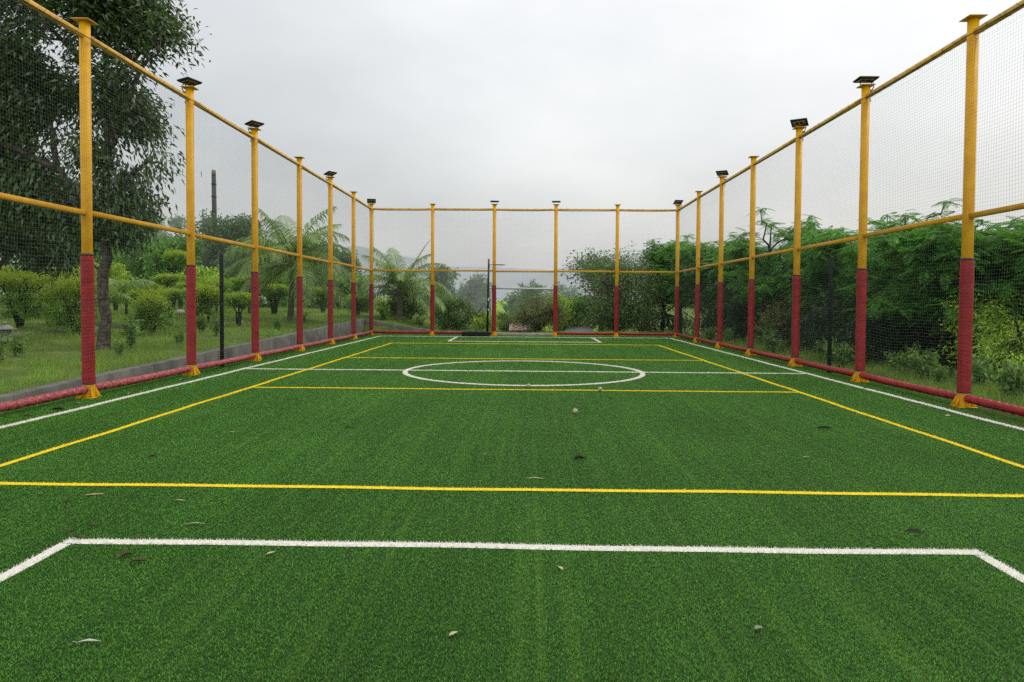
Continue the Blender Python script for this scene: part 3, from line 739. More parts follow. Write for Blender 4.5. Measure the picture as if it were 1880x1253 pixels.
# ------------------------------------------------------------------ walls, curbs, stones
def retaining_wall():
    ys = np.linspace(1.0, 24.6, 60)
    def top(y): return .02 + .0245 * y + .03 + .006 * np.sin(y * 1.3)
    mb = MB()
    V, F = [], []
    prof = lambda y: [(-6.93, -.1), (-6.93, top(y) - .015), (-6.945, top(y)), (-7.115, top(y)), (-7.13, top(y) - .015), (-7.13, -.1)]
    for y in ys: V += [(x, y, z) for x, z in prof(y)]
    n = 6
    for i in range(len(ys) - 1): F += [[i * n + k, i * n + k + 1, (i + 1) * n + k + 1, (i + 1) * n + k] for k in range(5)]
    mb.add(V, [np.array(F), np.arange(6)[::-1][None, :], (np.arange(6) + n * (len(ys) - 1))[None, :]])
    xs = np.linspace(-6.925, -2.6, 24)
    V, F = [], []
    def tb(x): return max(.03, .625 - .148 * (x + 7.06)) + .004 * math.sin(x * 4)
    for x in xs: V += [(x, yy, z) for yy, z in ((24.42, -.1), (24.42, tb(x) - .012), (24.435, tb(x)), (24.585, tb(x)), (24.6, tb(x) - .012), (24.6, -.1))]
    for i in range(len(xs) - 1): F += [[i * n + k, (i + 1) * n + k, (i + 1) * n + k + 1, i * n + k + 1] for k in range(5)]
    mb.add(V, [np.array(F), np.arange(6)[None, :], (np.arange(6)[::-1] + n * (len(xs) - 1))[None, :]])
    tag(mb.build('retaining_wall', M['concrete']), 'low grey concrete retaining wall rising along the left garden edge', 'wall')
retaining_wall()
tag(MB().box((0, 24.28, .02), (2.46, .22, .16), ch=.012).build('concrete_curb', M['concrete_pale']), 'pale concrete curb in the gap between the two middle far posts', 'curb')
def edging():
    P = [(-14.2, 8.4), (-13.2, 10.6), (-12.68, 11.8), (-12.5, 13.2), (-12.4, 14.6), (-11.9, 15.9), (-11.0, 16.6)]
    P = np.array(P); t = np.linspace(0, len(P) - 1, 40)
    xy = np.stack([np.interp(t, np.arange(len(P)), P[:, k]) for k in (0, 1)], 1)
    V, F = [], []
    T = np.gradient(xy, axis=0); T /= np.linalg.norm(T, axis=1)[:, None]
    for p, d in zip(xy, T):
        nx, ny = -d[1] * .07, d[0] * .07; z = gzs(*p)
        V += [(p[0] + nx, p[1] + ny, z - .1), (p[0] + nx, p[1] + ny, z + .085), (p[0] - nx, p[1] - ny, z + .085), (p[0] - nx, p[1] - ny, z - .1)]
    for i in range(39): F += [[i * 4 + k, i * 4 + k + 1, i * 4 + 5 + k, i * 4 + 4 + k] for k in range(3)]
    tag(MB().add(V, np.array(F)).build('garden_edging', M['stone']), 'narrow stone edging curving through the left garden grass', 'edging')
edging()
def rock(x, y, r, label, seed, mat='stone', flat=.6):
    rg = rs(seed); mb = MB(); th = np.linspace(.02, math.pi - .02, 9)
    mb.lathe([(r * math.sin(t), -r * flat * math.cos(t)) for t in th], sides=12)
    d = mb.V[0]; mb.V[0] = d * (1 + .22 * np.sin(d @ rg.normal(0, 1.2 / r, (3, 1)) + rg.rand() * 6)) * (1 + rg.uniform(-.06, .06, (len(d), 1)))
    tag(mb.build('garden_rock', M[mat], None, False, (x, y, gzs(x, y) + r * flat * .55)), label, 'rock', 'rocks in the left garden')
rock(-12.35, 10.45, .20, 'grey rock at the foot of the stone lantern, left garden', 4)
rock(-9.95, 18.6, .17, 'pale rock left of the small mushroom shaped shrub by the black pole', 5, 'concrete_pale')
rock(-9.55, 18.95, .13, 'flat rock behind the black volleyball pole in the garden', 6)
rock(-13.9, 22.4, .22, 'pale rock in the garden grass behind the young palm', 7, 'concrete_pale')
def lantern(x, y):
    z = gzs(x, y)
    t = empty('stone_lantern', (x, y, z), 'small grey stone garden lantern at the far left edge', 'lantern')
    MB().lathe([(.15, -.05), (.16, .05), (.10, .08), (.085, .16), (.12, .19)], sides=12).build('pedestal', M['stone'], t)
    MB().lathe([(.115, .19), (.115, .27), (.09, .275)], sides=8).build('lamp_house', M['stone'], t)
    MB().lathe([(.24, .268), (.25, .285), (.16, .325), (.07, .375), (.03, .39)], sides=8).build('roof', M['stone'], t)
    MB().lathe([(.02, .39), (.045, .41), (.04, .44), (.008, .47)], sides=10).build('finial', M['stone'], t)
lantern(-12.03, 10.48)
def garden_lamp(x, y):
    z = gzs(x, y); t = empty('garden_lamp', (x, y, z), 'white hooked garden lamp standing in the grass beside the left palm', 'lamp')
    a = np.linspace(0, math.pi * 1.05, 14)
    P = [(-.17, 0, 0), (-.17, 0, .45)] + [(-.17 * math.cos(t_), 0, .45 + .20 * math.sin(t_)) for t_ in a]
    MB().tube(P, [.045] * 2 + list(np.linspace(.06, .10, 14)), 12).build('neck', M['white'], t, True)
    MB().lathe([(.05, .30), (.13, .34), (.12, .40), (.05, .46)], c=(.17, 0, 0), sides=14).build('lamp_shade', M['white'], t, True)
garden_lamp(-13.4, 29.6)

# far pole, pipe rail, sheds
def far_pole():
    x, y = -22.8, 45.0; z = gzs(x, y)
    t = empty('pole', (x, y, z), 'tall dark bare pole rising above the trees behind the left fence', 'pole')
    MB().tube([(0, 0, -.3), (.05, 0, 4), (0, 0, 9.0)], [.20, .18, .15], 14).build('shaft', M['pole'], t, True)
    MB().tube([(0, 0, 9.0), (.0, 0, 10.85 - z)], [.15, .145], 14).build('tip', M['pole_top'], t, True)
    rg = MB()
    for k in (3.2, 5.3, 6.4, 7.5, 8.4): rg.lathe([(.17, k), (.195, k + .01), (.195, k + .06), (.17, k + .07)], sides=14)
    rg.build('band', M['pole'], t)
far_pole()
def pipe_rail():
    t = empty('pipe_rail', (0, 28, 0), 'pale horizontal pipe rail on posts beyond the gap in the far fence', 'rail')
    MB().tube([(-1.75, 0, 2.075), (0, 0, 2.055), (1.5, 0, 2.045)], .048, 12).build('pipe', M['pipe'], t, True)
    for x in (-1.6, 1.42): MB().tube([(x, .06, -.5), (x, .06, 2.02)], .035, 10).build('support', M['pipe'], t, True)
pipe_rail()
def shed(x0, x1, y, zf, zb, mat, label):
    t = empty('tin_shed', ((x0 + x1) / 2, y, -.3), label, 'shed', 'tin sheds below the far fence')
    w = x1 - x0; n = int(w / .035) // 2 * 2
    xs = np.linspace(-w / 2, w / 2, n + 1); zc = .022 * np.cos(np.arange(n + 1) * math.pi)
    V = np.concatenate([np.stack([xs, np.full(n + 1, yy), zz + .3 + zc], 1) for yy, zz in ((-.1, zf), (1.7, zb))])
    q = np.arange(n); MB().add(V, np.stack([q, q + 1, q + n + 2, q + n + 1], 1)).build('roof', M[mat], t)
    MB().box((0, .8, (zf + .3) / 2 - .12), (w * .9, 1.5, zf + .3 + .1)).build('wall', M['concrete'], t)
shed(-.78, .40, 28.6, .03, .36, 'roof', 'low shed with faded pink corrugated roof, seen in the gap right of the stand')
shed(2.0, 3.25, 27.9, -.02, .34, 'roof_grey', 'low shed with grey corrugated roof, half hidden behind the far right bottom padding')

# ------------------------------------------------------------------ vegetation
def unit(v): return v / (np.linalg.norm(v, axis=-1, keepdims=True) + 1e-9)
def env_tips(rg, ells, n, shell=.45, lump=.22):
    """points spread through a union of ellipsoids, denser to the outside, with a lumpy outline"""
    vol = np.array([e[1][0] * e[1][1] * e[1][2] for e in ells]) ** .75; vol /= vol.sum()
    out = []
    for (c, r), v in zip(ells, vol):
        k = max(3, int(n * v)); d = unit(rg.normal(0, 1, (k, 3))); u = rg.rand(k) ** shell
        lm = 1 + lump * np.sin(d @ rg.normal(0, 3, (3,)) + rg.rand() * 6) + lump * .7 * np.sin(d @ rg.normal(0, 6, (3,)) + rg.rand() * 6)
        out.append(np.array(c) + d * (u * lm)[:, None] * np.array(r))
    return np.concatenate(out)
def leaves(mb, rg, tips, per, rad, L, W, droop=.3, out_c=None, up=.6, flat=1.0):
    n = len(tips) * per
    off = rg.normal(0, 1, (n, 3)) * rad * np.array([1, 1, flat])
    p = np.repeat(tips, per, 0) + off
    d = rg.normal(0, 1, (n, 3))
    if out_c is not None: d += 1.0 * unit(p - np.array(out_c))
    d = unit(d); d[:, 2] -= droop; d = unit(d)
    nn = rg.normal(0, .6, (n, 3)); nn[:, 2] += up; nn = unit(nn)
    s = unit(np.cross(d, nn)); nn = np.cross(s, d)
    l = L * rg.uniform(.65, 1.2, (n, 1)); w = W * rg.uniform(.7, 1.2, (n, 1))
    tipd = p + d * l; tipd[:, 2] -= (l * .18 * (0.5 + droop))[:, 0]
    V = np.stack([p, p + d * l * .42 + s * w * .5 + nn * w * .12, tipd, p + d * l * .42 - s * w * .5 + nn * w * .12], 1)
    mb.add(V.reshape(-1, 3), np.arange(n * 4).reshape(-1, 4))
def limb_pts(a, b, rg, n=6, bow=.15):
    a, b = np.array(a, float), np.array(b, float); t = np.linspace(0, 1, n)[:, None]
    L = np.linalg.norm(b - a); j = rg.normal(0, bow * L * .35, (n, 3)); j[0] = 0; j[-1] = 0
    P = a + (b - a) * t + j; P[:, 2] += (np.sin(t * math.pi) * bow * L * .5)[:, 0]
    return P
def twigs(mb, rg, limbs, tips, every=3, r=.012):
    allp = np.concatenate(limbs)
    for q in tips[::every]:
        i = np.argmin(((allp - q) ** 2).sum(1) + 2.0 * np.maximum(allp[:, 2] - q[2], 0) ** 2)
        a = allp[i]
        m = (a + q) / 2 + rg.normal(0, .08 * np.linalg.norm(q - a) + .01, 3)
        mb.tube([a, m, q], [r * 1.3, r, r * .4], 4, caps=False)
def tree(name, cat, loc, label, trunk, limbs, ells, ntips, per, rad, L, W, leaf, bark, seed, droop=.3, shell=.45, tw=3, twr=.014, group=None, up=.6, lump=.22, sides=12, flat=1.0, thin=None):
    """trunk: [(x,y,z,r)...]; limbs: list of polylines with radii, relative to the foot"""
    rg = rs(seed)
    t = empty(name, loc, label, cat, group)
    mb = MB(); LP = []
    for q in [trunk] + limbs:
        q = np.array(q, float)
        tt = np.linspace(0, len(q) - 1, max(8, 4 * len(q)))
        qi = np.stack([np.interp(tt, np.arange(len(q)), q[:, k]) for k in range(4)], 1)
        qi[1:-1, :3] += rg.normal(0, .25, (len(qi) - 2, 3)) * qi[1:-1, 3:4]
        mb.tube(qi[:, :3], qi[:, 3] * (1 + rg.uniform(-.06, .06, len(qi))), sides if q[0, 3] > .06 else 7); LP.append(qi[len(qi) // 3:, :3])
    tips = env_tips(rg, ells, ntips, shell, lump)
    if thin is not None: tips = tips[thin(tips, rg)]
    twigs(mb, rg, LP, tips, tw, twr)
    mb.build('trunk', M[bark], t, True)
    cb = MB(); leaves(cb, rg, tips, per, rad, L, W, droop, np.mean([e[0] for e in ells], 0), up, flat)
    cb.build('crown', M[leaf], t)
    return t

# --- the large drooping tree at the left edge
rgT = rs(1)
tx, ty = -9.12, 9.5; tz = gzs(tx, ty)
def big_tree():
    trunk = [(0, 0, -.1, .15), (.03, .02, .5, .112), (.0, .05, 1.6, .104), (.05, .05, 2.5, .108), (.05, 0, 3.2, .09), (.1, .1, 4.4, .075), (.0, .2, 5.8, .06), (.1, .1, 7.4, .05), (.1, 0, 8.8, .02)]
    limbs = [[(.0, .0, 2.45, .085), (-.45, -.1, 3.0, .07), (-.85, -.15, 3.9, .06), (-1.2, .1, 5.0, .045), (-1.7, .3, 6.6, .03)],
             [(.05, 0, 3.2, .09), (.45, .2, 3.8, .06), (.95, .1, 4.1, .04), (1.35, -.1, 4.05, .015)],
             [(.1, .1, 4.4, .08), (.7, -.3, 5.1, .06), (1.2, -.6, 5.9, .04), (1.6, -.6, 6.2, .015)],
             [(-.85, -.15, 3.9, .07), (-1.7, -.5, 4.3, .05), (-2.5, -.7, 4.5, .02)],
             [(.0, .2, 5.8, .06), (.7, .4, 6.6, .04), (1.4, .5, 7.3, .015)],
             [(.0, .2, 5.8, .06), (-.8, -.6, 6.8, .04), (-1.5, -.9, 7.6, .015)],
             [(.02, 0, 2.6, .07), (-.5, .5, 2.9, .05), (-1.3, .9, 3.1, .02)]]
    ells = [((.3, .0, 7.3), (1.7, 1.6, 1.5)), ((1.15, -.3, 6.2), (.85, 1.0, .95)), ((1.35, .2, 7.1), (.6, .8, .7)), ((-1.3, .0, 6.9), (1.5, 1.4, 1.2)), ((-2.2, -.2, 5.0), (1.3, 1.2, 1.3)), ((-1.2, .6, 5.6), (1.0, .9, .8)), ((-3.0, .3, 6.2), (1.3, 1.2, 1.4)),
            ((.25, .3, 5.4), (.75, .8, .7)), ((.95, 0, 4.95), (.55, .6, .45)), ((1.2, -.1, 4.0), (.38, .5, .26)), ((.55, .1, 3.55), (.5, .6, .4)), ((.9, .1, 3.35), (.3, .4, .25)),
            ((-1.5, .3, 3.3), (1.0, .9, .75)), ((-.4, .6, 3.0), (.7, .6, .5)), ((-2.6, .4, 3.6), (.9, .9, .9)), ((.4, .1, 2.75), (.40, .45, .35)), ((-.3, .3, 8.6), (1.6, 1.5, 1.0)), ((1.0, .0, 8.2), (.9, 1.0, .8)), ((.5, .1, 2.75), (.55, .5, .38)), ((-.5, .2, 2.6), (.6, .5, .45)), ((.0, -.3, 3.15), (.5, .35, .4)), ((-.2, -.2, 4.2), (.6, .5, .5))]
    def thin(p, rg):                                   # gaps where the sky shows through
        g = np.sin(p[:, 0] * 3.1 + 1.0) + np.sin(p[:, 2] * 2.7 + p[:, 0]) + np.sin(p[:, 1] * 2.2 + .5 * p[:, 2])
        return (g + rg.normal(0, .5, len(p)) > -.38) & (p[:, 0] < 1.55 - .35 * ((p[:, 2] < 5.7) & (p[:, 2] > 4.4)) + rg.normal(0, .12, len(p)))
    tree('broadleaf_tree', 'tree', (tx, ty, tz), 'tall dark tree with drooping leaves behind the nearest left post', trunk, limbs, ells, 3000, 30, .16, .145, .055, 'leaf_tree', 'bark_pale', 21, droop=.75, shell=.5, tw=2, up=.35, thin=thin, flat=1.1)
big_tree()
def second_tree(x, y, label, s, seed, leaf='leaf_dark', low=1.4, h=5.6, wide=2.2):
    z = gzs(x, y); rg = rs(seed)
    trunk = [(0, 0, -.1, .16 * s), (.05, 0, 1.2, .13 * s), (.1, .05, 2.6, .11 * s), (0, 0, h * .85, .03)]
    limbs = [[(.08, 0, 1.4 + .35 * k, .07), (math.cos(k * 2.2) * wide * .4, math.sin(k * 2.2) * wide * .4, 2.3 + .45 * k, .045), (math.cos(k * 2.2) * wide * .8, math.sin(k * 2.2) * wide * .8, 2.5 + .5 * k, .015)] for k in range(6)]
    ells = [((rg.uniform(-.5, .5) * wide, rg.uniform(-.5, .5) * wide, rg.uniform(low + .8, h - .8)), (wide * .6, wide * .6, .85)) for _ in range(9)] + [((0, 0, h - .6), (wide * .7, wide * .7, .7))]
    return tree('broadleaf_tree', 'tree', (x, y, z), label, trunk, limbs, ells, 620, 26, .17, .17, .05, leaf, 'bark', seed, droop=.8, tw=4)
second_tree(-13.9, 12.3, 'dense shady tree at the far left edge, its leaves hanging low over the clipped hedge', 1, 31, h=5.4, low=1.9)
second_tree(-16.6, 17.8, 'dark tree between the left edge and the tall drooping tree, behind the clipped shrubs', 1.0, 32, h=5.2, low=1.2)

# --- clipped shrubs
def clipped(loc, label, h, w, d, stems, top_t, seed, nt=260, per=22, group='clipped shrubs in the left garden', leaf='leaf_clip', low=None, L=.055):
    rg = rs(seed); x, y = loc; z = gzs(x, y)
    a0 = rg.uniform(0, 6)
    limbs = []
    for k in range(stems):
        a = a0 + k * 2 * math.pi / stems
        limbs.append([(.05 * math.cos(a), .05 * math.sin(a), 0, .034), (.10 * w * math.cos(a), .10 * w * math.sin(a), h * .42, .027), (.25 * w * math.cos(a + .3), .25 * d * math.sin(a + .3), h * .70, .017), (.40 * w * math.cos(a), .40 * d * math.sin(a), h * .88, .007)])
    trunk = [(0, 0, -.08, .045), (.01, 0, h * .3, .035), (0, .02, h * .85, .01)]
    top_t *= .78; w *= 1.12; zc = h - top_t / 2
    ells = [((rg.uniform(-.3, .3) * w * .6, rg.uniform(-.3, .3) * d * .6, zc + rg.uniform(-.05, .05) * h), (w * .36, d * .36, top_t * .5)) for _ in range(5)] + [((0, 0, zc), (w * .5, d * .5, top_t * .45))]
    if low: ells += [((rg.uniform(-.25, .25) * w, rg.uniform(-.25, .25) * d, h * low), (w * .4, d * .4, h * .28)) for _ in range(3)]
    return tree('clipped_shrub', 'shrub', (x, y, z), label, trunk, limbs, ells, int(nt * 1.25), per, .045, L * 1.12, L * .5, leaf, 'bark_dark', seed, droop=.1, tw=4, twr=.006, group=group, lump=.12, up=.7)
clipped((-14.28, 13.98), 'wide flat topped clipped shrub with thick dark stem, far left', 1.60, 2.15, 1.4, 5, .62, 41, 420, low=.42)
clipped((-11.95, 12.9), 'block shaped yellow green shrub just left of the nearest left post', 1.48, 1.70, 1.0, 4, .8, 42, 420, low=.32)
clipped((-10.3, 13.6), 'rounded lime shrub just right of the tall tree trunk', 1.15, 1.0, .9, 3, .85, 43, 300, low=.35)
clipped((-15.11, 20.63), 'small dark stemmed shrub behind the drooping palm frond', .95, .95, .9, 2, .4, 44, 180)
clipped((-11.39, 15.4), 'mushroom topped shrub on two thin crooked stems in the open grass', 1.17, 1.15, 1.0, 2, .42, 45, 240)
clipped((-13.6, 20.9), 'mushroom topped shrub right behind the one on two thin stems', 1.08, 1.2, 1.0, 3, .45, 46, 220)
clipped((-14.2, 23.6), 'clipped shrub just left of the second left post, in the rear row', 1.32, 1.1, 1.0, 3, .5, 47, 220)
clipped((-10.45, 17.2), 'full bright shrub reaching the ground behind the second left post', 1.35, .95, .9, 3, .75, 48, 320, low=.4)
clipped((-13.5, 24.7), 'two stemmed clipped shrub just left of the black volleyball pole', 1.40, 1.25, 1.1, 2, .5, 49, 220)
clipped((-9.55, 17.6), 'mushroom topped shrub between the black pole and the third left post', 1.12, .86, .85, 3, .5, 50, 240)
clipped((-16.5, 27.5), 'tall yellow green clipped tree above the other shrubs, by the black pole', 2.75, 1.4, 1.3, 2, .8, 51, 300)
clipped((-20.2, 27.6), 'bright yellow domed shrub in the back row between the first two left posts', 2.1, 1.9, 1.5, 4, .9, 52, 300, low=.5)
clipped((-21.6, 26.0), 'pale green domed shrub at the back, right of the tall tree trunk', 1.75, 2.0, 1.5, 4, .9, 53, 280, low=.5)
clipped((-15.2, 27.8), 'flat topped shrub behind the two stemmed one, third left post', 1.6, 1.7, 1.3, 3, .6, 54, 240, low=.5)
clipped((-7.75, 26.6), 'rounded yellow green shrub at the left corner of the cage, above the wall', 1.0, 1.05, .9, 3, .7, 55, 260, low=.4)
clipped((-11.9, 27.4), 'dark green shrub behind the left palm trunk', 1.3, 1.7, 1.2, 3, .9, 56, 260, low=.4, leaf='leaf_mid')
clipped((-18.2, 21.8), 'yellow green shrub behind the wide flat topped one', 1.7, 2.2, 1.5, 4, .9, 57, 320, low=.4)
clipped((-12.9, 22.3), 'low spreading shrub in the middle of the shrub row, left of the second post', 1.05, 1.3, 1.0, 3, .45, 58, 220)

rq = rs(17)
SH = [o for o in bpy.data.objects if o.type == 'EMPTY' and o.name.startswith('clipped_shrub')]
for k, (x, y) in enumerate([(-17.3, 23.6), (-19.4, 24.6), (-15.9, 25.6), (-12.4, 25.6), (-18.7, 29.2), (-14.1, 29.0), (-10.9, 24.6), (-23.6, 28.4), (-20.9, 21.6), (-16.4, 20.0), (-10.2, 29.4), (-12.0, 20.0)]):
    src = SH[(4, 5, 6, 8, 9)[k % 5]]; q = rq.uniform(.95, 1.3)
    dup(src, (x, y, gzs(x, y)), rq.uniform(0, 6), (q * 1.15, q * 1.1, q), 'flat topped yellow green shrub in the crowded rear rows of the left garden', 'clipped shrubs in the left garden')

# --- background trees of the left garden
def far_tree(x, y, top, w, label, leaf, seed, group='trees behind the left garden', base=None, L=.30, nt=260, per=14, squash=.8, bark='bark', droop=.25, low=.3, name='broadleaf_tree'):
    z = gzs(x, y) if base is None else base
    h = top - z; rg = rs(seed)
    trunk = [(0, 0, -.2, .05 * w * .5 + .05), (.05, 0, h * .4, .04 * w * .5 + .03), (0, 0, h * .85, .02)]
    limbs = [[(.02, 0, h * (.25 + .08 * k), .05), (w * .25 * math.cos(2.1 * k), w * .25 * math.sin(2.1 * k), h * (.42 + .09 * k), .035), (w * .4 * math.cos(2.1 * k), w * .4 * math.sin(2.1 * k), h * (.5 + .09 * k), .012)] for k in range(5)]
    ells = []
    for k in range(8):
        f = rg.uniform(low, .92); rr = w * .5 * (1 - .55 * abs(f - .55)) * rg.uniform(.45, .75)
        ells.append(((rg.uniform(-1, 1) * (w * .5 - rr), rg.uniform(-1, 1) * (w * .5 - rr), h * f - rr * .2), (rr, rr, rr * squash)))
    ells.append(((0, 0, h - w * .22), (w * .3, w * .3, w * .22)))
    return tree(name, 'tree', (x, y, z), label, trunk, limbs, ells, nt, per, .02 * w + .10, L, L * .42, leaf, bark, seed, droop=droop, tw=5, twr=.02, group=group, lump=.13)
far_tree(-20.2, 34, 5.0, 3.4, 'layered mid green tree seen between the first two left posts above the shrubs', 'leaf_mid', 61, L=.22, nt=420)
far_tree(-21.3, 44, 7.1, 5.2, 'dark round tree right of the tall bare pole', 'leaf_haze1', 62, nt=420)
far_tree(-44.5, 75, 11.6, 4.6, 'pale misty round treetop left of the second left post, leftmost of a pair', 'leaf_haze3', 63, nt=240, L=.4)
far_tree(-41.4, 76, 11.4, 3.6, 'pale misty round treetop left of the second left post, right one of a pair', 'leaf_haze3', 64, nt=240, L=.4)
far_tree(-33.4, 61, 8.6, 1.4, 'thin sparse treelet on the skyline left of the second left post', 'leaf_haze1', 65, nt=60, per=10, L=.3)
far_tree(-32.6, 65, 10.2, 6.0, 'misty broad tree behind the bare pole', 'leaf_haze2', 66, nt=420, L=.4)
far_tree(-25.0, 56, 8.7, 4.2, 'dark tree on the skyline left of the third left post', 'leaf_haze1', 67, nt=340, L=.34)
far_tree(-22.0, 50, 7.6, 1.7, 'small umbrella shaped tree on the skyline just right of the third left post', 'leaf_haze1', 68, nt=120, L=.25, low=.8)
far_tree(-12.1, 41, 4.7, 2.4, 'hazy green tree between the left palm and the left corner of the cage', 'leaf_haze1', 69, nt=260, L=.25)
BG = [(-22.2, 37, 5.0, 4.4, 'leaf_mid'), (-26.0, 42, 5.9, 5.2, 'leaf_mid'), (-18.3, 41, 5.3, 4.6, 'leaf_mid'), (-15.6, 39, 4.6, 4.2, 'leaf_haze1'), (-13.2, 37, 3.6, 3.2, 'leaf_mid'), (-27.5, 40, 4.6, 5.0, 'leaf_mid'), (-24.0, 36, 3.9, 3.8, 'leaf_mid'), (-31.0, 46, 6.2, 5.5, 'leaf_dark'), (-17.0, 38, 4.3, 4.2, 'leaf_haze1'), (-27.0, 50, 6.6, 5.6, 'leaf_haze1'), (-15.0, 46, 5.2, 4.6, 'leaf_haze1'),
      (-36.0, 50, 6.8, 6.0, 'leaf_haze1'), (-19.0, 58, 7.3, 5.5, 'leaf_haze2'), (-26.5, 31, 3.3, 3.6, 'leaf_mid'), (-23.0, 22, 3.6, 3.6, 'leaf_dark'), (-22.0, 30.5, 3.0, 3.0, 'leaf_lime'), (-17.4, 31.8, 3.0, 2.6, 'leaf_lime'), (-10.5, 36, 3.1, 3.0, 'leaf_mid'), (-40, 66, 8.6, 7, 'leaf_haze2'), (-14.5, 33.5, 3.2, 3.0, 'leaf_mid')]
for i, (x, y, tp, w, lf) in enumerate(BG):
    far_tree(x, y, tp, w, 'leafy tree merging into the green mass behind the left garden', lf, 230 + i, group='trees merging at the back of the left garden', nt=330, L=.24 if y < 45 else .34, low=.15)

# --- coconut palms
def frond(mb, lf, rg, az, elev, length, curve, W=.45, n=34, roll=0.0, base=(0, 0, 0), droop=.5):
    t = np.linspace(0, 1, 16); e = elev - curve * t ** 1.25
    ds = length / 15; hx = np.concatenate([[0], np.cumsum(np.cos(e[:-1]) * ds)]); hz = np.concatenate([[0], np.cumsum(np.sin(e[:-1]) * ds)])
    ca, sa = math.cos(az), math.sin(az)
    P = np.stack([base[0] + hx * ca, base[1] + hx * sa, base[2] + hz], 1)
    mb.tube(P, np.linspace(.028, .004, 16), 6)
    side = np.array([-sa, ca, 0.0])
    for i in range(n * 2):
        f = .14 + .86 * (i // 2) / n; sg = 1 if i % 2 else -1
        p = np.array([np.interp(f, t, P[:, k]) for k in range(3)])
        ee = np.interp(f, t, e); T = np.array([math.cos(ee) * ca, math.cos(ee) * sa, math.sin(ee)]); U = np.cross(side, T); U = -U if U[2] < 0 else U
        ll = W * (math.sin(math.pi * min(1, .18 + f * .80)) ** .7) * rg.uniform(.85, 1.1)
        d = T * rg.uniform(.45, .75) + side * sg * .8 + U * (.28 + roll * sg) ; d /= np.linalg.norm(d)
        w = .023
        q1 = p + d * ll * .45; q1[2] -= .02 * ll; q2 = p + d * ll * .8; dr = droop * rg.uniform(.6, 1.4); q2[2] -= dr * ll * .28; q3 = p + d * ll; q3[2] -= dr * ll * .66
        nrm = np.cross(d, T); nrm /= np.linalg.norm(nrm) + 1e-9; wv = T * w
        lf.append(np.array([p - wv * .5, p + wv * .5, q1 + wv * .7, q1 - wv * .7, q2 + wv * .45, q2 - wv * .45, q3]))
def palm(loc, label, trunk_h, fronds, seed, W=.5, r=.13):
    rg = rs(seed); x, y = loc; z = gzs(x, y)
    t = empty('coconut_palm', (x, y, z), label, 'palm')
    zs = np.linspace(-.1, trunk_h, 24)
    MB().tube(np.stack([.10 * np.sin(zs * .6), np.zeros(24), zs], 1), (r * (1.25 - .45 * zs / max(trunk_h, .1))) * (1 + .06 * (np.arange(24) % 2)), 14).build('trunk', M['palm_bark'], t, True)
    for (az, el, ln_, cv) in fronds:
        mb = MB(); lf = []
        frond(mb, lf, rg, R(az), R(el), ln_, R(cv), W * (.85 + .15 * ln_), 54, rg.uniform(-.15, .15), (.10 * math.sin(trunk_h * .6), 0, trunk_h - .05), droop=1.25)
        o = mb.build('frond', M['rachis'], t, True)
        V = np.concatenate(lf); k = np.arange(len(lf)) * 7
        q = np.concatenate([np.stack([k, k + 1, k + 2, k + 3], 1), np.stack([k + 3, k + 2, k + 4, k + 5], 1)]); tr = np.stack([k + 5, k + 4, k + 6], 1)
        MB().add(V, [q, tr]).build('leaflets', M['leaf_palm'], o)
palm((-9.15, 21.5), 'larger coconut palm with wide drooping fronds behind the fourth left post', 2.25,
     [(178, 40, 3.1, 85), (195, 22, 3.0, 90), (150, 60, 2.9, 70), (207, 70, 2.6, 30), (345, 62, 2.9, 95), (8, 50, 3.2, 125), (330, 30, 3.1, 110), (20, 15, 3.0, 95), (275, 45, 2.9, 110), (245, 25, 3.0, 95), (300, 15, 3.0, 90),
      (90, 55, 2.9, 90), (60, 35, 3.0, 95), (120, 25, 2.9, 95), (220, -5, 2.6, 70), (160, -10, 2.5, 65), (350, -10, 2.8, 65), (185, 58, 2.9, 110), (35, 68, 2.7, 65), (260, 68, 2.6, 70), (310, 60, 2.8, 105), (230, 50, 2.9, 105), (0, 74, 2.9, 50), (355, 20, 3.1, 100), (182, -30, 2.4, 45), (5, -28, 2.5, 45), (310, -30, 2.2, 40), (120, 70, 3.0, 55)], 71, W=.62, r=.10)
palm((-5.85, 26.7), 'smaller coconut palm behind the far fence, with a pale spear leaf pointing up right', 1.45,
     [(185, 45, 2.6, 95), (172, 66, 2.6, 60), (10, 35, 2.7, 100), (350, 10, 2.5, 80), (195, 18, 2.6, 85), (120, 74, 2.5, 40), (280, 55, 2.3, 105), (320, 40, 2.4, 100), (230, 40, 2.5, 95), (60, 55, 2.5, 80), (160, 5, 2.3, 75), (20, 62, 2.6, 75), (340, -10, 2.1, 60), (100, 45, 2.4, 85), (200, 74, 2.5, 45), (150, 55, 2.5, 75), (30, 74, 2.4, 60), (250, 66, 2.4, 85)], 72, W=.60)
def spear():
    root = [o for o in bpy.data.objects if o.name.startswith('coconut_palm') and abs(o.location.x + 5.85) < .01][0]
    rg = rs(5); mb = MB(); lf = []
    frond(mb, lf, rg, R(-10), R(64), 2.75, R(12), .20, 40, 0, (.1, 0, 1.4), droop=.05)
    o = mb.build('frond', M['rachis'], root, True)
    V = np.concatenate(lf); k = np.arange(len(lf)) * 7
    MB().add(V, [np.concatenate([np.stack([k, k + 1, k + 2, k + 3], 1), np.stack([k + 3, k + 2, k + 4, k + 5], 1)]), np.stack([k + 5, k + 4, k + 6], 1)]).build('leaflets', M['leaf_weed'], o)
spear()
palm((-12.85, 15.6), 'young palm with one arching frond right of the tall tree trunk', .55, [(5, 68, 1.9, 95), (170, 62, 1.8, 90), (60, 70, 1.6, 80), (200, 35, 1.6, 75), (120, 66, 1.7, 70), (330, 50, 1.6, 90)], 73, W=.5, r=.07)

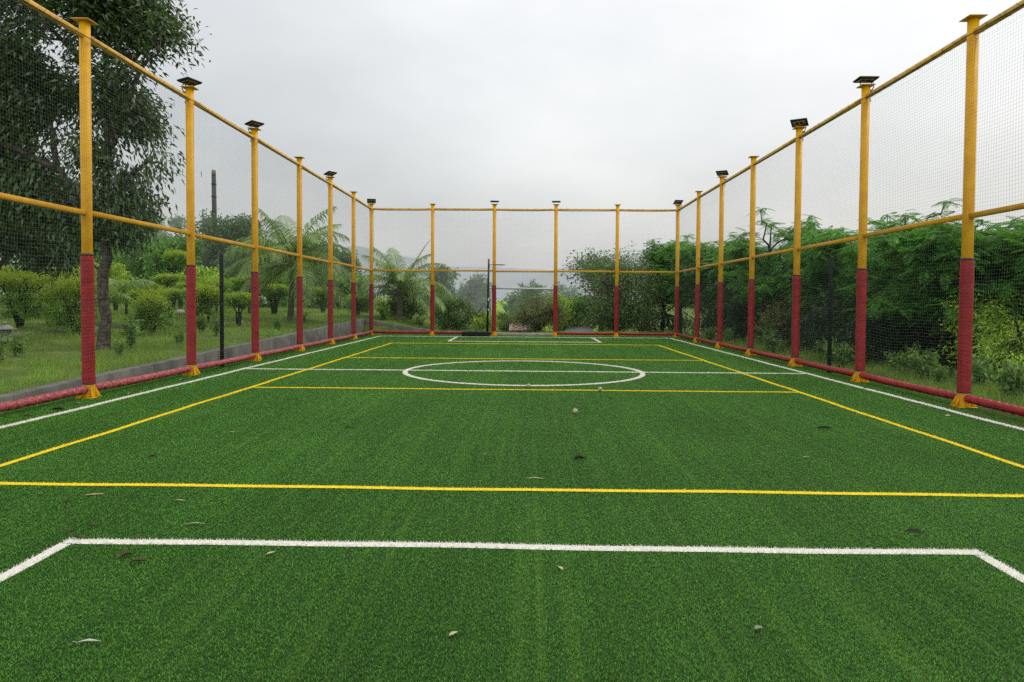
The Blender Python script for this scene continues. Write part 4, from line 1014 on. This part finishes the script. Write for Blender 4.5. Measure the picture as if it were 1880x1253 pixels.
# --- bushes and trees beyond the far end
def bush(loc, label, h, w, leaf, seed, nt=420, per=22, L=.10, group=None, d=None, z=None, rad=.09, droop=.25, name='bush', cat='bush'):
    rg = rs(seed); x, y = loc; z = gzs(x, y) if z is None else z; d = d or w * .8
    limbs = [[(0, 0, 0, .05), (w * .18 * math.cos(k * 1.3), d * .18 * math.sin(k * 1.3), h * .35, .035), (w * .36 * math.cos(k * 1.3), d * .36 * math.sin(k * 1.3), h * .7, .012)] for k in range(5)]
    ells = [((rg.uniform(-.28, .28) * w, rg.uniform(-.28, .28) * d, h * rg.uniform(.25, .78)), (w * rg.uniform(.2, .32), d * rg.uniform(.2, .32), h * rg.uniform(.14, .24))) for _ in range(10)] + [((0, 0, h * .35), (w * .45, d * .45, h * .35))]
    return tree(name, cat, (x, y, z - .05), label, [(0, 0, -.1, .06), (0, 0, h * .4, .04), (.03, 0, h * .8, .01)], limbs, ells, nt, per, rad, L, L * .42, leaf, 'bark_dark', seed, droop=droop, tw=4, twr=.008, group=group, lump=.3)
bush((-5.75, 28.6), 'round glossy bush under the smaller palm, between the left two far posts', 2.05, 3.1, 'leaf_bush', 81, 560)
bush((-3.15, 29.5), 'round glossy bush left of the basketball stand', 2.25, 3.0, 'leaf_bush', 82, 560)
bush((-4.3, 31.5), 'tall loose bush between the two round ones behind the far fence', 2.6, 2.4, 'leaf_mid', 83, 380)
bush((.55, 26.7), 'olive bush filling the gap between the two middle far posts', 2.0, 2.9, 'leaf_olive', 84, 620, L=.085)
bush((-.95, 30.5), 'low bush in front of the bright valley fields, right of the basketball pole', 1.45, 1.7, 'leaf_bush', 141, 300)
bush((-1.9, 27.2), 'low weedy bush right behind the basketball pole', .95, 1.3, 'leaf_lime', 142, 200, L=.08)
bush((1.6, 28.4), 'yellow green leafy sapling beside the right middle far post', 2.5, 1.6, 'leaf_lime', 85, 170, per=16, L=.12)
bush((2.3, 29.2), 'mid green bush between the right middle far post and the big dark tree', 2.3, 2.2, 'leaf_mid', 86, 380)
far_tree(4.55, 29.3, 3.75, 4.6, 'large dark leafy tree behind the right half of the far fence', 'leaf_bush', 87, group='trees beyond the far fence', L=.13, nt=900, per=20, low=.12)
far_tree(4.2, 33.0, 4.3, 4.4, 'misty taller tree showing over the large dark tree at the far end', 'leaf_haze1', 88, group='trees beyond the far fence', L=.2, nt=420)
far_tree(7.3, 31.5, 4.3, 3.8, 'dark tree by the right corner of the cage', 'leaf_dark', 89, group='trees beyond the far fence', L=.14, nt=700, per=20, low=.1)
far_tree(-5.5, 70, 3.9, 4.8, 'pale misty spreading tree in the valley left of the basketball pole', 'leaf_haze3', 90, group='trees beyond the far fence', L=.4, nt=300)
far_tree(-8.4, 60, 4.5, 4.0, 'misty tree behind the smaller palm', 'leaf_haze2', 91, group='trees beyond the far fence', L=.36, nt=300)
far_tree(.9, 82, 4.2, 5.4, 'small misty trees on the skyline over the olive bush', 'leaf_haze2', 92, group='trees beyond the far fence', L=.4, nt=260)
far_tree(-1.9, 150, 2.6, 9.0, 'dark hedge tree among the bright valley fields', 'leaf_haze2', 93, group='trees beyond the far fence', L=.6, nt=200)
far_tree(5.5, 120, 4.2, 9.0, 'misty valley tree behind the yellow green sapling', 'leaf_haze3', 94, group='trees beyond the far fence', L=.6, nt=240)

# --- feathery trees along the right side
def pinnate(loc, label, h, w, seed, sprays=150, leaf='leaf_pinnate', group='feathery trees along the right fence'):
    rg = rs(seed); x, y = loc; z = gzs(x, y)
    t = empty('feathery_tree', (x, y, z - .05), label, 'tree', group)
    # one bipinnate leaf: stalk along +x, pairs of narrow pinnae
    n = 11; fv = []
    for i in range(n):
        f = .12 + .88 * i / (n - 1); l = .105 * math.sin(math.pi * (.2 + .72 * f)) + .015
        for sg in (-1, 1):
            b = np.array([f * .42, 0, -.09 * f * f]); dv = np.array([.45, sg * .88, -.10]); dv /= np.linalg.norm(dv)
            wv = np.array([.0115, 0, 0]); e = b + dv * l; e[2] -= .022
            fv += [b - wv * .5, b + wv * .5, b + dv * l * .6 + wv * .8, e, b + dv * l * .6 - wv * .8]
    fv = np.array(fv); nf = 2 * n
    trunk = [(0, 0, -.1, .09), (.05, .03, h * .3, .075), (.0, .08, h * .6, .05), (.05, 0, h * .9, .02)]
    mb = MB(); LP = []
    q = np.array(trunk); mb.tube(q[:, :3], q[:, 3], 9); LP.append(q[1:, :3])
    for k in range(9):
        a = k * 2.4 + rg.uniform(-.3, .3); f = rg.uniform(.25, .75); ln_ = w * .5 * rg.uniform(.7, 1.05)
        a0 = np.array([.03, .05, h * f]); e = np.array([ln_ * math.cos(a), ln_ * math.sin(a), h * min(.98, f + rg.uniform(.15, .35))])
        P = limb_pts(a0, e, rg, 8, .10); mb.tube(P, np.linspace(.040, .010, 8), 6); LP.append(P[2:])
    ells = []
    for k in range(11):
        a = rg.uniform(0, 6.28); rr = w * .5 * rg.uniform(.2, .75); zz = h * rg.uniform(.38, .90)
        ells.append(((rr * math.cos(a), rr * math.sin(a), zz), (w * .27, w * .27, h * .12)))
    tips = np.concatenate([env_tips(rg, ells, sprays, .6, .25)] + [q_[-1:] for q_ in LP] + [q_[-3:-2] for q_ in LP[1:]] + [[trunk[-1][:3]]])
    twigs(mb, rg, LP, tips, 2, .010)
    mb.build('trunk', M['bark_dark'], t, True)
    per = 8
    base = np.repeat(tips, per, 0) + rg.normal(0, .05, (len(tips) * per, 3)); m = len(base)
    az = np.repeat(rg.uniform(0, 6.28, len(tips)), per) + np.tile(np.arange(per) * 2 * math.pi / per, len(tips)) + rg.normal(0, .25, m)
    el = rg.normal(-.08, .34, m); ro = rg.normal(0, .3, m); s = rg.uniform(.7, 1.25, m)
    X = np.stack([np.cos(el) * np.cos(az), np.cos(el) * np.sin(az), np.sin(el)], 1)
    Yv = np.stack([-np.sin(az), np.cos(az), np.zeros(m)], 1); Zv = np.cross(X, Yv)
    Y2 = Yv * np.cos(ro)[:, None] + Zv * np.sin(ro)[:, None]; Z2 = np.cross(X, Y2)
    V = base[:, None, :] + s[:, None, None] * (fv[None, :, 0:1] * X[:, None, :] + fv[None, :, 1:2] * Y2[:, None, :] + fv[None, :, 2:3] * Z2[:, None, :])
    F = np.arange(m * nf * 5).reshape(-1, 5)
    MB().add(V.reshape(-1, 3), F).build('crown', M[leaf], t)
    return t
PT = [pinnate((9.3, 10.2), 'feathery tree behind the nearest right post, its top just above the middle rail', 3.55, 3.2, 101, 270),
      pinnate((9.6, 14.2), 'feathery tree left of the right black pole, between second and third right posts', 3.75, 3.4, 102, 290),
      pinnate((9.0, 20.4), 'tallest feathery tree, its top spiking up at the fourth right post', 4.95, 3.2, 103, 300)]
G = 'feathery trees along the right fence'
for k, x, y, rz, s, lab in [(1, 9.9, 12.0, 2.1, .84, 'feathery tree between the second right post and the nearest one'), (2, 9.6, 16.6, 1.3, .74, 'feathery tree between the third and fourth right posts'),
                            (0, 9.2, 23.3, 4.0, 1.10, 'feathery tree between the fifth and sixth right posts'), (1, 8.6, 27.0, .7, 1.18, 'feathery tree standing just right of the cage corner'),
                            (2, 7.9, 29.8, 3.3, 1.08, 'light green feathery treetop just left of the cage corner'), (2, 9.8, 12.7, 2.2, .87, 'feathery treetop poking up just left of the nearest right post'), (2, 10.3, 17.6, 4.4, .90, 'feathery treetop rising behind the third right post'), (0, 10.8, 9.4, 5.0, 1.0, 'feathery tree at the right frame edge with bare stems against the sky'),
                            (1, 11.6, 18.6, 3.6, .92, 'feathery tree in the second row behind the fourth right post'), (0, 12.0, 14.5, 1.2, .90, 'feathery tree in the second row behind the third right post'), (2, 12.2, 10.8, .4, .86, 'feathery tree in the second row behind the second right post')]:
    dup(PT[k], (x, y, gzs(x, y) - .05), rz, (s, s, s), lab, G)
# understorey below them
def vinemass():
    bush((10.0, 8.5), 'bright yellow green climber heaped behind the nearest right post', 2.05, 2.8, 'leaf_lime', 111, 620, per=26, L=.085, rad=.08)
vinemass()
US = [bush((8.9, 12.6), 'dark undergrowth bush under the feathery trees on the right', 1.9, 2.6, 'leaf_dark', 112, 460, group='dark bushes under the feathery trees'),
      bush((8.8, 18.2), 'olive leaved bush under the feathery trees near the fourth right post', 2.1, 2.4, 'leaf_olive', 113, 420, L=.09)]
for x, y, rz, s in [(10.6, 11.6, 1, 1.1), (9.1, 15.4, 2, 1.05), (10.2, 16.6, 3, 1.2), (9.9, 19.6, 4, 1.25), (8.9, 22.4, 5, 1.1), (8.6, 25.2, .5, 1.15), (12.0, 13, 1.5, 1.4), (12.3, 8.6, 2.5, 1.3), (12, 17, 3.5, 1.5), (11.6, 22, 2.2, 1.5), (10.8, 26, .2, 1.5), (13.2, 10.6, 5.2, 1.4)]:
    dup(US[0], (x, y, gzs(x, y) - .05), rz, (s, s, s), 'dark undergrowth bush under the feathery trees on the right', 'dark bushes under the feathery trees')

# --- weeds by the fences
def weed(loc, label, h, w, seed, leaf='leaf_weed', stems=6, L=.10, per=11, group=None):
    rg = rs(seed); x, y = loc; z = gzs(x, y)
    t = empty('weed', (x, y, z), label, 'weed', group)
    mb = MB(); tips = []
    for k in range(stems):
        a = rg.uniform(0, 6.28); rr = w * .5 * rg.uniform(.2, 1); e = np.array([rr * math.cos(a), rr * math.sin(a), h * rg.uniform(.6, 1)])
        P = limb_pts((0, 0, -.02), e, rg, 7, .12); mb.tube(P, np.linspace(.006, .002, 7), 5); tips.append(P[2:])
    mb.build('stem', M['rachis'], t, True)
    cb = MB(); leaves(cb, rg, np.concatenate(tips), per, .035, L, L * .42, .25, None, .8); cb.build('leaves', M[leaf], t)
    return t
GW = 'weeds along the fences'
W0 = weed((-8.75, 9.9), 'tall green weed just right of the tall tree trunk', .75, .45, 121, stems=7, group=GW)
W1 = weed((7.75, 8.15), 'leafy weed clump left of the nearest right post', .60, .80, 122, stems=10, L=.12, group=GW)
W2 = weed((7.7, 5.6), 'broad pale leaved weed just right of the nearest right post', .62, .6, 123, stems=8, L=.15, group=GW)
for o, x, y, rz, s, lab in [(W0, -8.5, 13.6, 1, .8, 'weed mound left of the second left post'), (W1, -9.6, 15.2, 2, .9, 'spreading weed right of the second left post'), (W0, -9.2, 6.6, 3, .8, 'weed in the grass left of the nearest left post'),
                            (W0, 7.6, 12.0, 4, .85, 'upright pale weed between the second and third right posts'), (W1, 7.8, 9.3, 5, .8, 'low weed clump at the right black pole'), (W1, 8.1, 7.0, .5, 1.0, 'weed clump midway between the two nearest right posts'),
                            (W0, -8.0, 8.2, 2, .55, 'weed scattered in the left lawn grass'), (W1, -9.9, 8.0, 4, .6, 'weed scattered in the left lawn grass'), (W1, -8.3, 11.2, 1, .55, 'weed scattered in the left lawn grass'), (W0, -10.4, 11.0, 5, .6, 'weed scattered in the left lawn grass'), (W1, -7.9, 16.8, 2, .7, 'weed scattered in the left lawn grass'), (W1, -8.2, 20.1, 3, .8, 'weed scattered in the left lawn grass'),
                            *[((W0, W1, W2)[k % 3], 7.35 + .35 * (k % 4), 6.4 + 1.13 * k, k * 1.3, .5 + .11 * (k % 5), 'weed in the ragged green fringe behind the right fence') for k in range(15)],
                            (W2, 7.9, 4.6, 2, .9, 'weed clump at the right frame edge'), (W1, 8.5, 5.6, 1, .9, 'second weed clump at the right frame edge, farther back'), (W1, -6.2, 25.3, 1, 1.2, 'pale green weed above the wall at the left corner'),
                            (W1, -4.7, 25.8, 3, .9, 'weed in the grass between the two left far posts'), (W0, 7.5, 14.9, 2, .6, 'small weed between the third and fourth right posts'), (W1, 7.4, 17.6, 4, .7, 'low weed at the fifth right post'), (W2, 7.2, 21.6, 1, .9, 'broad leaved weed near the right corner of the cage')]:
    dup(o, (x, y, gzs(x, y)), rz, (s, s, s), lab, GW)

# --- grass outside the pitch
def grass():
    rg = rs(131); B = []
    def area(x0, x1, y0, y1, dens, h0, h1, w):
        n = int((x1 - x0) * (y1 - y0) * dens)
        x = rg.uniform(x0, x1, n); y = rg.uniform(y0, y1, n)
        clump = np.sin(x * 2.1 + .7 * y) + np.sin(y * 1.7 - x) + np.sin(x * 5.3 + y * 4.1) * .7
        keep = clump + rg.normal(0, 1.0, n) > -.9; x, y = x[keep], y[keep]; n = len(x)
        h = rg.uniform(h0, h1, n) * (1 + .35 * clump[keep] * .5)
        h = np.maximum(h, h0 * .5)
        B.append((x, y, h, np.full(n, w)))
    area(-13, -7.16, 1.5, 12, 900, .05, .15, .009)
    area(-20, -7.16, 12, 25, 300, .06, .16, .014)
    area(-22, -13, 4, 12, 180, .06, .16, .014)
    area(-22, -6.5, 25, 36, 90, .06, .18, .022)
    area(-6.8, 7, 24.75, 27.5, 420, .06, .20, .014)
    area(7.02, 9.6, 2.5, 12, 650, .06, .22, .010)
    area(7.02, 9.4, 12, 24.5, 300, .06, .22, .013)
    x, y, h, w = [np.concatenate([b[k] for b in B]) for k in range(4)]
    n = len(x); z = gz(x, y); fx = rg.uniform(0, 6.28, n); az = rg.uniform(0, 6.28, n); le = h * rg.uniform(.2, 1.0, n)
    V = np.stack([np.stack([x - w / 2 * np.cos(fx), y - w / 2 * np.sin(fx), z - .02], 1), np.stack([x + w / 2 * np.cos(fx), y + w / 2 * np.sin(fx), z - .02], 1),
                  np.stack([x + le * np.cos(az), y + le * np.sin(az), z + h], 1)], 1)
    tag(MB().add(V.reshape(-1, 3), np.arange(n * 3).reshape(-1, 3)).build('grass', leaf_mat('wild_grass_blade', (.052, .098, .018), (.19, .29, .05), clump=.55, transl=.38, olive=(.19, .20, .055))), 'rough grass in the garden and along the fences', 'grass', kind='stuff')
grass()

# ------------------------------------------------------------------ hazy hills
def hill(name, pts, y, depth, haze, seed, label):
    rg = rs(seed); P = np.array(pts, float)
    xs = np.linspace(P[0, 0], P[-1, 0], 160); hz = np.interp(xs, P[:, 0], P[:, 1])
    k = np.ones(9) / 9; hz = np.convolve(np.pad(hz, 4, mode='edge'), k, 'valid') + rg.normal(0, .7, 160).cumsum() * .12
    rows = []
    for f in np.linspace(0, 1, 14):
        prof = math.sin(f * math.pi / 2) ** .9
        rows.append(np.stack([xs, np.full(160, y + depth * f) + rg.normal(0, 6, 160), np.maximum(hz, 0) * prof + rg.normal(0, .8, 160) * f - 6 * (1 - f)], 1))
    V = np.concatenate(rows); i = np.arange(13)[:, None] * 160; j = np.arange(159)[None, :]
    F = np.stack([i + j, i + j + 1, i + 161 + j, i + 160 + j], -1).reshape(-1, 4)
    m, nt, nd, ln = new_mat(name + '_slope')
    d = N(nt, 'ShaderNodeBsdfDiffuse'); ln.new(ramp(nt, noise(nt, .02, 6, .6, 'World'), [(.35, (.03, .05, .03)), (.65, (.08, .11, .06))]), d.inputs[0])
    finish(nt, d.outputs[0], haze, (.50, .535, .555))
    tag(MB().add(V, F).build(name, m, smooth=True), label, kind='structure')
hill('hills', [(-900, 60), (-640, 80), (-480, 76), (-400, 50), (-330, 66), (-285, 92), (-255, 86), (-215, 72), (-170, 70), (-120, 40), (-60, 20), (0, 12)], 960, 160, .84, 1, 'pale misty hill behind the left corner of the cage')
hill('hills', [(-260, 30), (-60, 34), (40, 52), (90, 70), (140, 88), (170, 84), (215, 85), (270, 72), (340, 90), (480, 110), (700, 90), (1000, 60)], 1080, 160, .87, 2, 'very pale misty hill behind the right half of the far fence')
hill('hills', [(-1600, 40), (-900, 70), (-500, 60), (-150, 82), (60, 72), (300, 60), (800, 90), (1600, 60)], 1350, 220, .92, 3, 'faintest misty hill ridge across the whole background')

# ------------------------------------------------------------------ sky and light
def world():
    w = bpy.data.worlds.new('World'); sc.world = w; w.use_nodes = True
    nt = w.node_tree; nt.nodes.clear(); ln = nt.links
    el, rot = R(52), R(60)
    sky = nt.nodes.new('ShaderNodeTexSky'); sky.sky_type = 'NISHITA'; sky.sun_disc = False
    sky.sun_elevation = el; sky.sun_rotation = rot; sky.air_density = 1.5; sky.dust_density = 5
    b1 = N(nt, 'ShaderNodeBackground', Strength=.03); ln.new(sky.outputs[0], b1.inputs[0])
    tc = nt.nodes.new('ShaderNodeTexCoord')
    def lobe(v, p, amt):
        d = nt.nodes.new('ShaderNodeVectorMath'); d.operation = 'DOT_PRODUCT'; d.inputs[1].default_value = Vector(v).normalized(); ln.new(tc.outputs['Generated'], d.inputs[0])
        a = N(nt, 'ShaderNodeMath', operation='MAXIMUM'); ln.new(d.outputs['Value'], a.inputs[0]); a.inputs[1].default_value = 0
        b = N(nt, 'ShaderNodeMath', operation='POWER'); ln.new(a.outputs[0], b.inputs[0]); b.inputs[1].default_value = p
        c = N(nt, 'ShaderNodeMath', operation='MULTIPLY'); ln.new(b.outputs[0], c.inputs[0]); c.inputs[1].default_value = amt
        return c.outputs[0]
    acc = None
    for v, p, amt in SKY_LOBES:
        o = lobe(v, p, amt)
        if acc is None: acc = o
        else:
            s = N(nt, 'ShaderNodeMath', operation='ADD'); ln.new(acc, s.inputs[0]); ln.new(o, s.inputs[1]); acc = s.outputs[0]
    nz = N(nt, 'ShaderNodeTexNoise', Scale=3.2, Detail=6, Roughness=.5)
    mp = nt.nodes.new('ShaderNodeMapping'); mp.inputs['Scale'].default_value = (1, 1, 2.2); ln.new(tc.outputs['Generated'], mp.inputs[0]); ln.new(mp.outputs[0], nz.inputs['Vector'])
    s = N(nt, 'ShaderNodeMath', operation='MULTIPLY_ADD'); s.inputs[1].default_value = .36; ln.new(nz.outputs[0], s.inputs[0]); ln.new(acc, s.inputs[2])
    s2 = N(nt, 'ShaderNodeMath', operation='ADD'); ln.new(s.outputs[0], s2.inputs[0]); s2.inputs[1].default_value = SKY_BASE - .18
    # slightly blue where dim, neutral where bright
    col = ramp(nt, s2.outputs[0], [(.5, (.97, 1.0, 1.015)), (.9, (1.0, .995, .98))])
    mul = nt.nodes.new('ShaderNodeVectorMath'); mul.operation = 'SCALE'; ln.new(col, mul.inputs[0]); ln.new(s2.outputs[0], mul.inputs['Scale'])
    b2 = N(nt, 'ShaderNodeBackground', Strength=1.0); ln.new(mul.outputs[0], b2.inputs[0])
    ad = nt.nodes.new('ShaderNodeAddShader'); ln.new(b1.outputs[0], ad.inputs[0]); ln.new(b2.outputs[0], ad.inputs[1])
    out = nt.nodes.new('ShaderNodeOutputWorld'); ln.new(ad.outputs[0], out.inputs[0])
    L = bpy.data.lights.new('sun', 'SUN'); L.energy = 1.1; L.angle = R(25); L.color = (1.0, .97, .92)
    o = bpy.data.objects.new('sun', L); C.objects.link(o)
    d = Vector((math.sin(rot) * math.cos(el), math.cos(rot) * math.cos(el), math.sin(el)))
    o.rotation_euler = d.to_track_quat('Z', 'Y').to_euler(); o.location = d * 60
SKY_BASE = .495
SKY_LOBES = [((.07, .95, .30), 26, .15), ((.62, .66, .45), 7, .17), ((0, 0, 1), 1.3, .63), ((-.1, -.9, .45), 2, .70)]
world()

# ------------------------------------------------------------------ camera
cam = bpy.data.cameras.new('camera'); co = bpy.data.objects.new('camera', cam); C.objects.link(co)
X, Y, h, yaw, pitch, roll, f, sy = 0.0310, -5.2995, 1.4630, 0.019509, 0.028864, 0.0067936, 1268.9, -36.94
cy, sn, cp, sp = math.cos(yaw), math.sin(yaw), math.cos(pitch), math.sin(pitch)
d = Vector((-sn * cp, cy * cp, -sp)); r = Vector((cy, sn, 0)); u = r.cross(d)
cr, sr = math.cos(roll), math.sin(roll)
r2, u2 = r * cr + u * sr, u * cr - r * sr
co.matrix_world = Matrix(((r2.x, u2.x, -d.x, X), (r2.y, u2.y, -d.y, Y), (r2.z, u2.z, -d.z, h), (0, 0, 0, 1)))
cam.sensor_width = 36; cam.lens = f / 1880 * 36; cam.shift_y = sy / 1880
cam.clip_start = .05; cam.clip_end = 8000
sc.camera = co
sc.view_settings.view_transform = 'Standard'; sc.view_settings.look = 'None'; sc.view_settings.exposure = 0
sc.render.engine = 'CYCLES'
sc.cycles.max_bounces = 6; sc.cycles.diffuse_bounces = 3; sc.cycles.glossy_bounces = 2; sc.cycles.transmission_bounces = 3
sc.cycles.use_denoising = False
